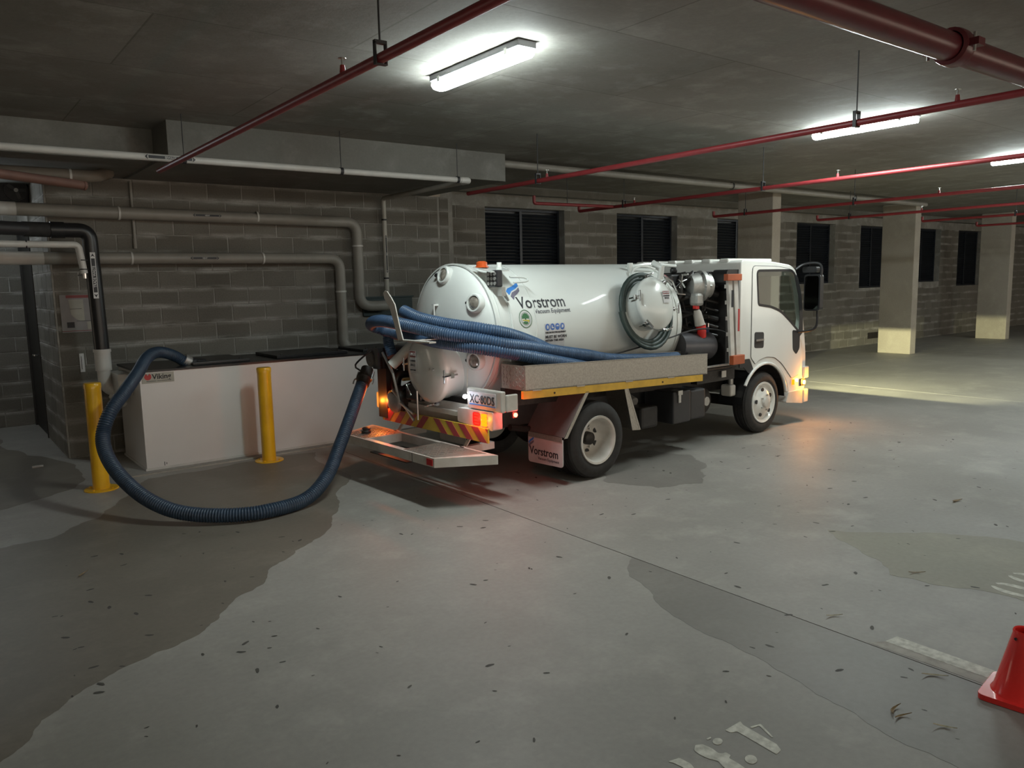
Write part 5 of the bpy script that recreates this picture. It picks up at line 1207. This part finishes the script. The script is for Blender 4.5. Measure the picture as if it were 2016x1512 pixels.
# cab interior
b = nb(); box(b, 3.30, 3.62, -0.76, 0.76, 0.95, 1.24); part('dashboard', b, 'interior', bev=0.04)
b = nb(); box(b, 2.45, 3.1, -0.76, 0.76, 0.93, 0.97); part('cab_floor', b, 'interior')
for y in (-0.45, 0.45):
    b = nb(); box(b, 2.60, 3.05, y-0.24, y+0.24, 0.97, 1.12); st = part('seat', b, 'interior', bev=0.04); b = nb(); box(b, 2.46, 2.60, y-0.24, y+0.24, 1.05, 1.44); part('seat_back', b, 'interior', st, bev=0.05)
b = nb(); d_, s_, u_ = frame_of(Vector((-0.5, 0, 0.87))); cc_ = Vector((3.18, -0.42, 1.34))
sweep(b, [cc_+(s_*math.cos(a)+u_*math.sin(a))*0.2 for a in [2*PI*i/28 for i in range(29)]], 0.014, 8, cap=False); cyl(b, cc_, cc_-d_*0.3, 0.03); part('steering_wheel', b, 'interior', smooth=40)
# front: headlamps sit in hooded bays of the bumper
b = nb(); box(b, 3.70, 3.80, -0.86, 0.86, 0.56, 0.70); box(b, 3.70, 3.80, -0.86, 0.86, 0.26, 0.42); part('front_bumper', b, 'dirtywhite', bev=0.01)
for s in (-1, 1):
    b = nb(); y = s*0.62; box(b, 3.66, 3.84, y-0.13, y+0.13, 0.452, 0.460)
    box(b, 3.66, 3.84, y-0.13, y+0.13, 0.485, 0.50); box(b, 3.66, 3.84, y-0.14, y-0.13, 0.42, 0.50); box(b, 3.66, 3.84, y+0.13, y+0.14, 0.42, 0.50); box(b, 3.62, 3.66, y-0.14, y+0.14, 0.42, 0.50)
    hb = part('headlamp', b, 'black'); b = nb(); box(b, 3.66, 3.665, y-0.10, y+0.10, 0.462, 0.475); part('headlamp_lens', b, 'headlit', hb)
    ld_ = bpy.data.lights.new('headlight', 'SPOT'); ld_.energy = HEADLIGHT_W; ld_.color = (1.0, 0.97, 0.56); ld_.spot_size = math.radians(60); ld_.spot_blend = 0.7; ld_.shadow_soft_size = 0.001
    lo = bpy.data.objects.new('headlight', ld_); C.objects.link(lo); lo.location = T(3.70, y, 0.4842); lo.rotation_euler = (PI/2, 0, TYAW-PI/2)
def point(name, p, col, wt, r=0.02):
    l = bpy.data.lights.new(name, 'POINT'); l.energy = wt; l.color = col; l.shadow_soft_size = r
    o = bpy.data.objects.new(name, l); C.objects.link(o); o.location = p
point('corner_glow', T(3.74, -0.92, 0.51), (1.0, 0.34, 0.03), AMBER_W*11)
point('indicator_glow', T(-1.25, 0.82, 0.68), (1.0, 0.30, 0.03), AMBER_W*3)
point('indicator_glow', T(-1.25, -0.78, 0.68), (1.0, 0.30, 0.03), AMBER_W)
point('tail_glow', T(-1.25, 0.70, 0.68), (1.0, 0.05, 0.03), RED_W*3)
point('tail_glow', T(-1.25, -0.68, 0.68), (1.0, 0.05, 0.03), RED_W)
point('marker_glow', T(-0.995, -0.98, 0.715), (1.0, 0.04, 0.03), RED_W*4.5)
point('plate_glow', T(-1.27, -0.58, 0.86), (0.85, 0.9, 1.0), PLATE_W*4)

# ================================================================ HOSES
RH = 0.056
b = nb(); pts = [T(1.30, -0.79, 1.00), T(0.8, -0.79, 1.02), T(0.31, -0.79, 1.06), T(0.0, -0.79, 1.12), T(-0.35, -0.78, 1.18), T(-0.65, -0.78, 1.235), T(-0.93, -0.76, 1.28), T(-1.12, -0.62, 1.33), T(-1.30, -0.36, 1.38), T(-1.42, -0.05, 1.44), T(-1.46, 0.25, 1.475), T(-1.44, 0.50, 1.465), T(-1.36, 0.68, 1.42), T(-1.24, 0.66, 1.37), T(-1.20, 0.42, 1.33), T(-1.24, 0.1, 1.325), T(-1.26, -0.2, 1.305), T(-1.20, -0.48, 1.28), T(-1.06, -0.70, 1.245), T(-0.82, -0.80, 1.19), T(-0.5, -0.84, 1.115), T(-0.2, -0.84, 1.05), T(0.1, -0.85, 0.98)]
ribbed(b, pts, RH, 0.021, 0.008, 20); h1 = obj('suction_hose', b, 'hose', None, smooth=60); tag(h1, 'blue ribbed hose lying in the side tray and looped round the rear of the tank', 'hose')
b = nb(); ribbed(b, [T(0.5, -0.72, 1.0), T(0.1, -0.72, 1.04), T(-0.31, -0.71, 1.16), T(-0.58, -0.70, 1.27), T(-0.85, -0.69, 1.36), T(-1.06, -0.60, 1.41), T(-1.20, -0.30, 1.45), T(-1.28, 0.0, 1.50), T(-1.30, 0.22, 1.56)], RH, 0.021, 0.008, 20)
h2 = obj('suction_hose', b, 'hose', None, smooth=60); tag(h2, 'blue ribbed hose lying above the other against the rear dome', 'hose')
b = nb(); ribbed(b, [T(0.45, -0.86, 0.96), T(0.0, -0.85, 0.99), T(-0.3, -0.84, 1.08), T(-0.55, -0.84, 1.14)], 0.05, 0.02, 0.006, 16) if False else ribbed(b, [T(-1.16, 0.72, 1.36), T(-1.18, 0.70, 1.27), T(-1.20, 0.64, 1.19), T(-1.20, 0.60, 1.12)], RH-0.004, 0.02, 0.006, 18)
h3 = obj('suction_hose', b, 'hose', None, smooth=60); tag(h3, 'short dark blue hose end hanging below the loop at the left', 'hose')
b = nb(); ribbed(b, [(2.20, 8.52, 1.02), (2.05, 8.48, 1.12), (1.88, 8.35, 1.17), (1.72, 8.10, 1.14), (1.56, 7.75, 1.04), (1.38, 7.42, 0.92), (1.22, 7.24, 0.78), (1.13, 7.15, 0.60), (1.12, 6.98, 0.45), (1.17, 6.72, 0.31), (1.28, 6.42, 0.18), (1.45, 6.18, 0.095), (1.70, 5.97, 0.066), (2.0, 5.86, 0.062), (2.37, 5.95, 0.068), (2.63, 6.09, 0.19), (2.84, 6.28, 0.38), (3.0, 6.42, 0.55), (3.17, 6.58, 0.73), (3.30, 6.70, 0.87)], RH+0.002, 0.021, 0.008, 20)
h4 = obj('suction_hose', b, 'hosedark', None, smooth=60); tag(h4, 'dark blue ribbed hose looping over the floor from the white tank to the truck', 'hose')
e = empty('hose_coupling', (3.33, 6.72, 0.9)); tag(e, 'dark cam coupling joining the floor hose to the truck valve', 'coupling')
b = nb(); d_ = Vector((0.12, 0.10, 0.16)).normalized(); lathe(b, [(-0.06, 0.063), (0.0, 0.066), (0.01, 0.075), (0.04, 0.075), (0.05, 0.06), (0.13, 0.058)], (0, 0, 0), d_, 22); obj('coupling_body', b, 'dark', e, smooth=40)
for s in (-1, 1):
    b = nb(); q = d_.cross(Vector((0, 0, 1))).normalized()*s*0.075; cyl(b, q+d_*0.0, q+d_*0.09, 0.012, seg=8); tube(b, [q+d_*0.02, q*1.3, q*1.3-d_*0.05], 0.006, 8); obj('cam_arm', b, 'steel', e)
e = empty('hose_tail', (2.22, 8.52, 1.03)); tag(e, 'grey pipe stub where the hose enters the tank lid', 'coupling')
b = nb(); cyl(b, (-0.06, -0.01, 0.035), (0.0, 0, 0.0), 0.062, seg=18); obj('clamp', b, 'cast', e, smooth=40); b = nb(); cyl(b, (0, 0, 0.0), (0.16, 0.02, -0.025), 0.05, seg=18); obj('stub', b, 'grey', e, smooth=40)
# coil of dark hose hung on the manway neck
b = nb(); turns = 3; A = []
for i in range(turns*30+1):
    a = 2*PI*i/30; w_ = 0.002*math.sin(3*a); A.append(Vector(T(*(MC+MN*(0.05+0.016*i/30)+Vector((-0.03, 0, -0.05))+(ms*math.cos(a)+mu_*math.sin(a))*(0.285+0.035*i/30+w_)))))
sweep(b, A, 0.022, 10); tag(obj('coiled_hose', b, 'darkhose', None, smooth=60), 'coil of dark green hose hung round the side manway', 'hose')
# folded ladder strapped behind the cab
ld = empty('folded_ladder', T(2.14, -0.895, 0.86), TYAW); tag(ld, 'folded pale ladder with orange top strapped upright behind the cab', 'ladder')
for x in (-0.03, 0.075):
    b = nb(); quadplate(b, [(x-0.035-0.05, 0, 0.93), (x+0.035-0.05, 0, 0.93), (x+0.035+0.03, 0, 0.02), (x-0.035+0.03, 0, 0.02)], 0.03); st_ = obj('stile', b, 'dirtywhite', ld)
b = nb(); box(b, -0.17, 0.09, -0.035, 0.02, 0.90, 0.97); obj('top_cap', b, 'orange', ld, bev=0.006)
b = nb(); box(b, -0.045, 0.17, -0.035, 0.02, 0.0, 0.10); obj('foot', b, 'orange', ld, bev=0.006)
for k in range(5):
    b = nb(); box(b, -0.11+0.015*k, 0.10+0.015*k, 0.03, 0.05, 0.82-k*0.17, 0.86-k*0.17); obj('rung', b, 'dirtywhite', ld)
b = nb(); box(b, -0.098, -0.058, -0.035, -0.031, 0.62, 0.80); obj('black_label', b, 'ink', ld)
b = nb(); box(b, 0.028, 0.056, -0.035, -0.031, 0.36, 0.60); obj('red_label', b, 'signred', ld)
# ================================================================ SMALL THINGS
e = empty('traffic_cone', (3.565, 1.165, 0), 0.12); tag(e, 'small red traffic cone at the right edge on the painted bay line', 'cone')
b = nb(); prism(b, round_poly([(-0.135, -0.135), (0.135, -0.135), (0.135, 0.135), (-0.135, 0.135)], 0.035, 5), 0.002, 0.026, 'xy'); obj('cone_base', b, 'cone', e, bev=0.008)
b = nb(); lathe(b, [(0.02, 0.118), (0.035, 0.105), (0.29, 0.045), (0.30, 0.046), (0.305, 0.042), (0.30, 0.036), (0.20, 0.055)], (0, 0, 0), (0, 0, 1), 40, cap=False); obj('cone_body', b, 'cone', e, smooth=50)
b = nb(); cyl(b, (-0.042, 0.022, 0.272), (-0.047, 0.025, 0.272), 0.006, seg=8); obj('vent_hole', b, 'black', e)
def leaf(x, y, L_, W_, a, mat, lb, curl=0.012):
    b = nb(); n_ = 6; Lf, Rt, Md = [], [], []
    for i in range(n_+1):
        t_ = i/n_; u = (t_-0.5)*L_; wv = W_/2*math.sin(PI*min(1, t_*0.96+0.02)); zz = 0.003+curl*(2*t_-1)**2
        bend = 0.18*L_*(1-(2*t_-1)**2)
        Md.append(b.verts.new((u, bend, zz))); Lf.append(b.verts.new((u, bend+wv, zz+0.003))); Rt.append(b.verts.new((u, bend-wv, zz+0.003)))
    for i in range(n_): b.faces.new((Md[i], Md[i+1], Lf[i+1], Lf[i])); b.faces.new((Rt[i], Rt[i+1], Md[i+1], Md[i]))
    o = obj('leaf', b, mat, None, loc=(x, y, 0), rot=(0, 0, a)); tag(o, lb, 'leaf', 'fallen gum leaves'); return o
leaf(3.46, 1.47, 0.11, 0.016, -0.9, 'paleleaf', 'pale curled leaf lying beside the white painted line')
leaf(3.06, 1.44, 0.10, 0.014, 0.2, 'leaf', 'brown leaf in the dark patch left of the red cone')
leaf(3.03, 1.40, 0.09, 0.012, -0.3, 'leaf', 'darker brown leaf touching the other brown one left of the cone')
leaf(3.08, 1.26, 0.085, 0.014, -1.1, 'paleleaf', 'pale leaf nearest the bottom right corner')
leaf(3.70, 2.09, 0.09, 0.013, -0.6, 'paleleaf', 'faint pale leaf just beyond the end of the white painted line')
leaf(4.63, 2.10, 0.10, 0.012, -0.7, 'leaf', 'thin brown leaf left of the far floor number')
leaf(6.38, 2.61, 0.11, 0.03, -0.2, 'leaf', 'brown leaf alone on the far right floor')
leaf(0.68, 5.45, 0.10, 0.015, 0.9, 'leaf', 'brown leaf on the damp patch at the left')
b = nb(); tube(b, [(-0.05, 0, 0.012), (0, 0.005, 0.013), (0.05, 0, 0.012)], 0.012, 8); tag(obj('paper_scrap', b, 'signwhite', None, loc=(0.83, 9.2, 0)), 'small rolled scrap of white paper on the floor by the dark doorway', 'litter')
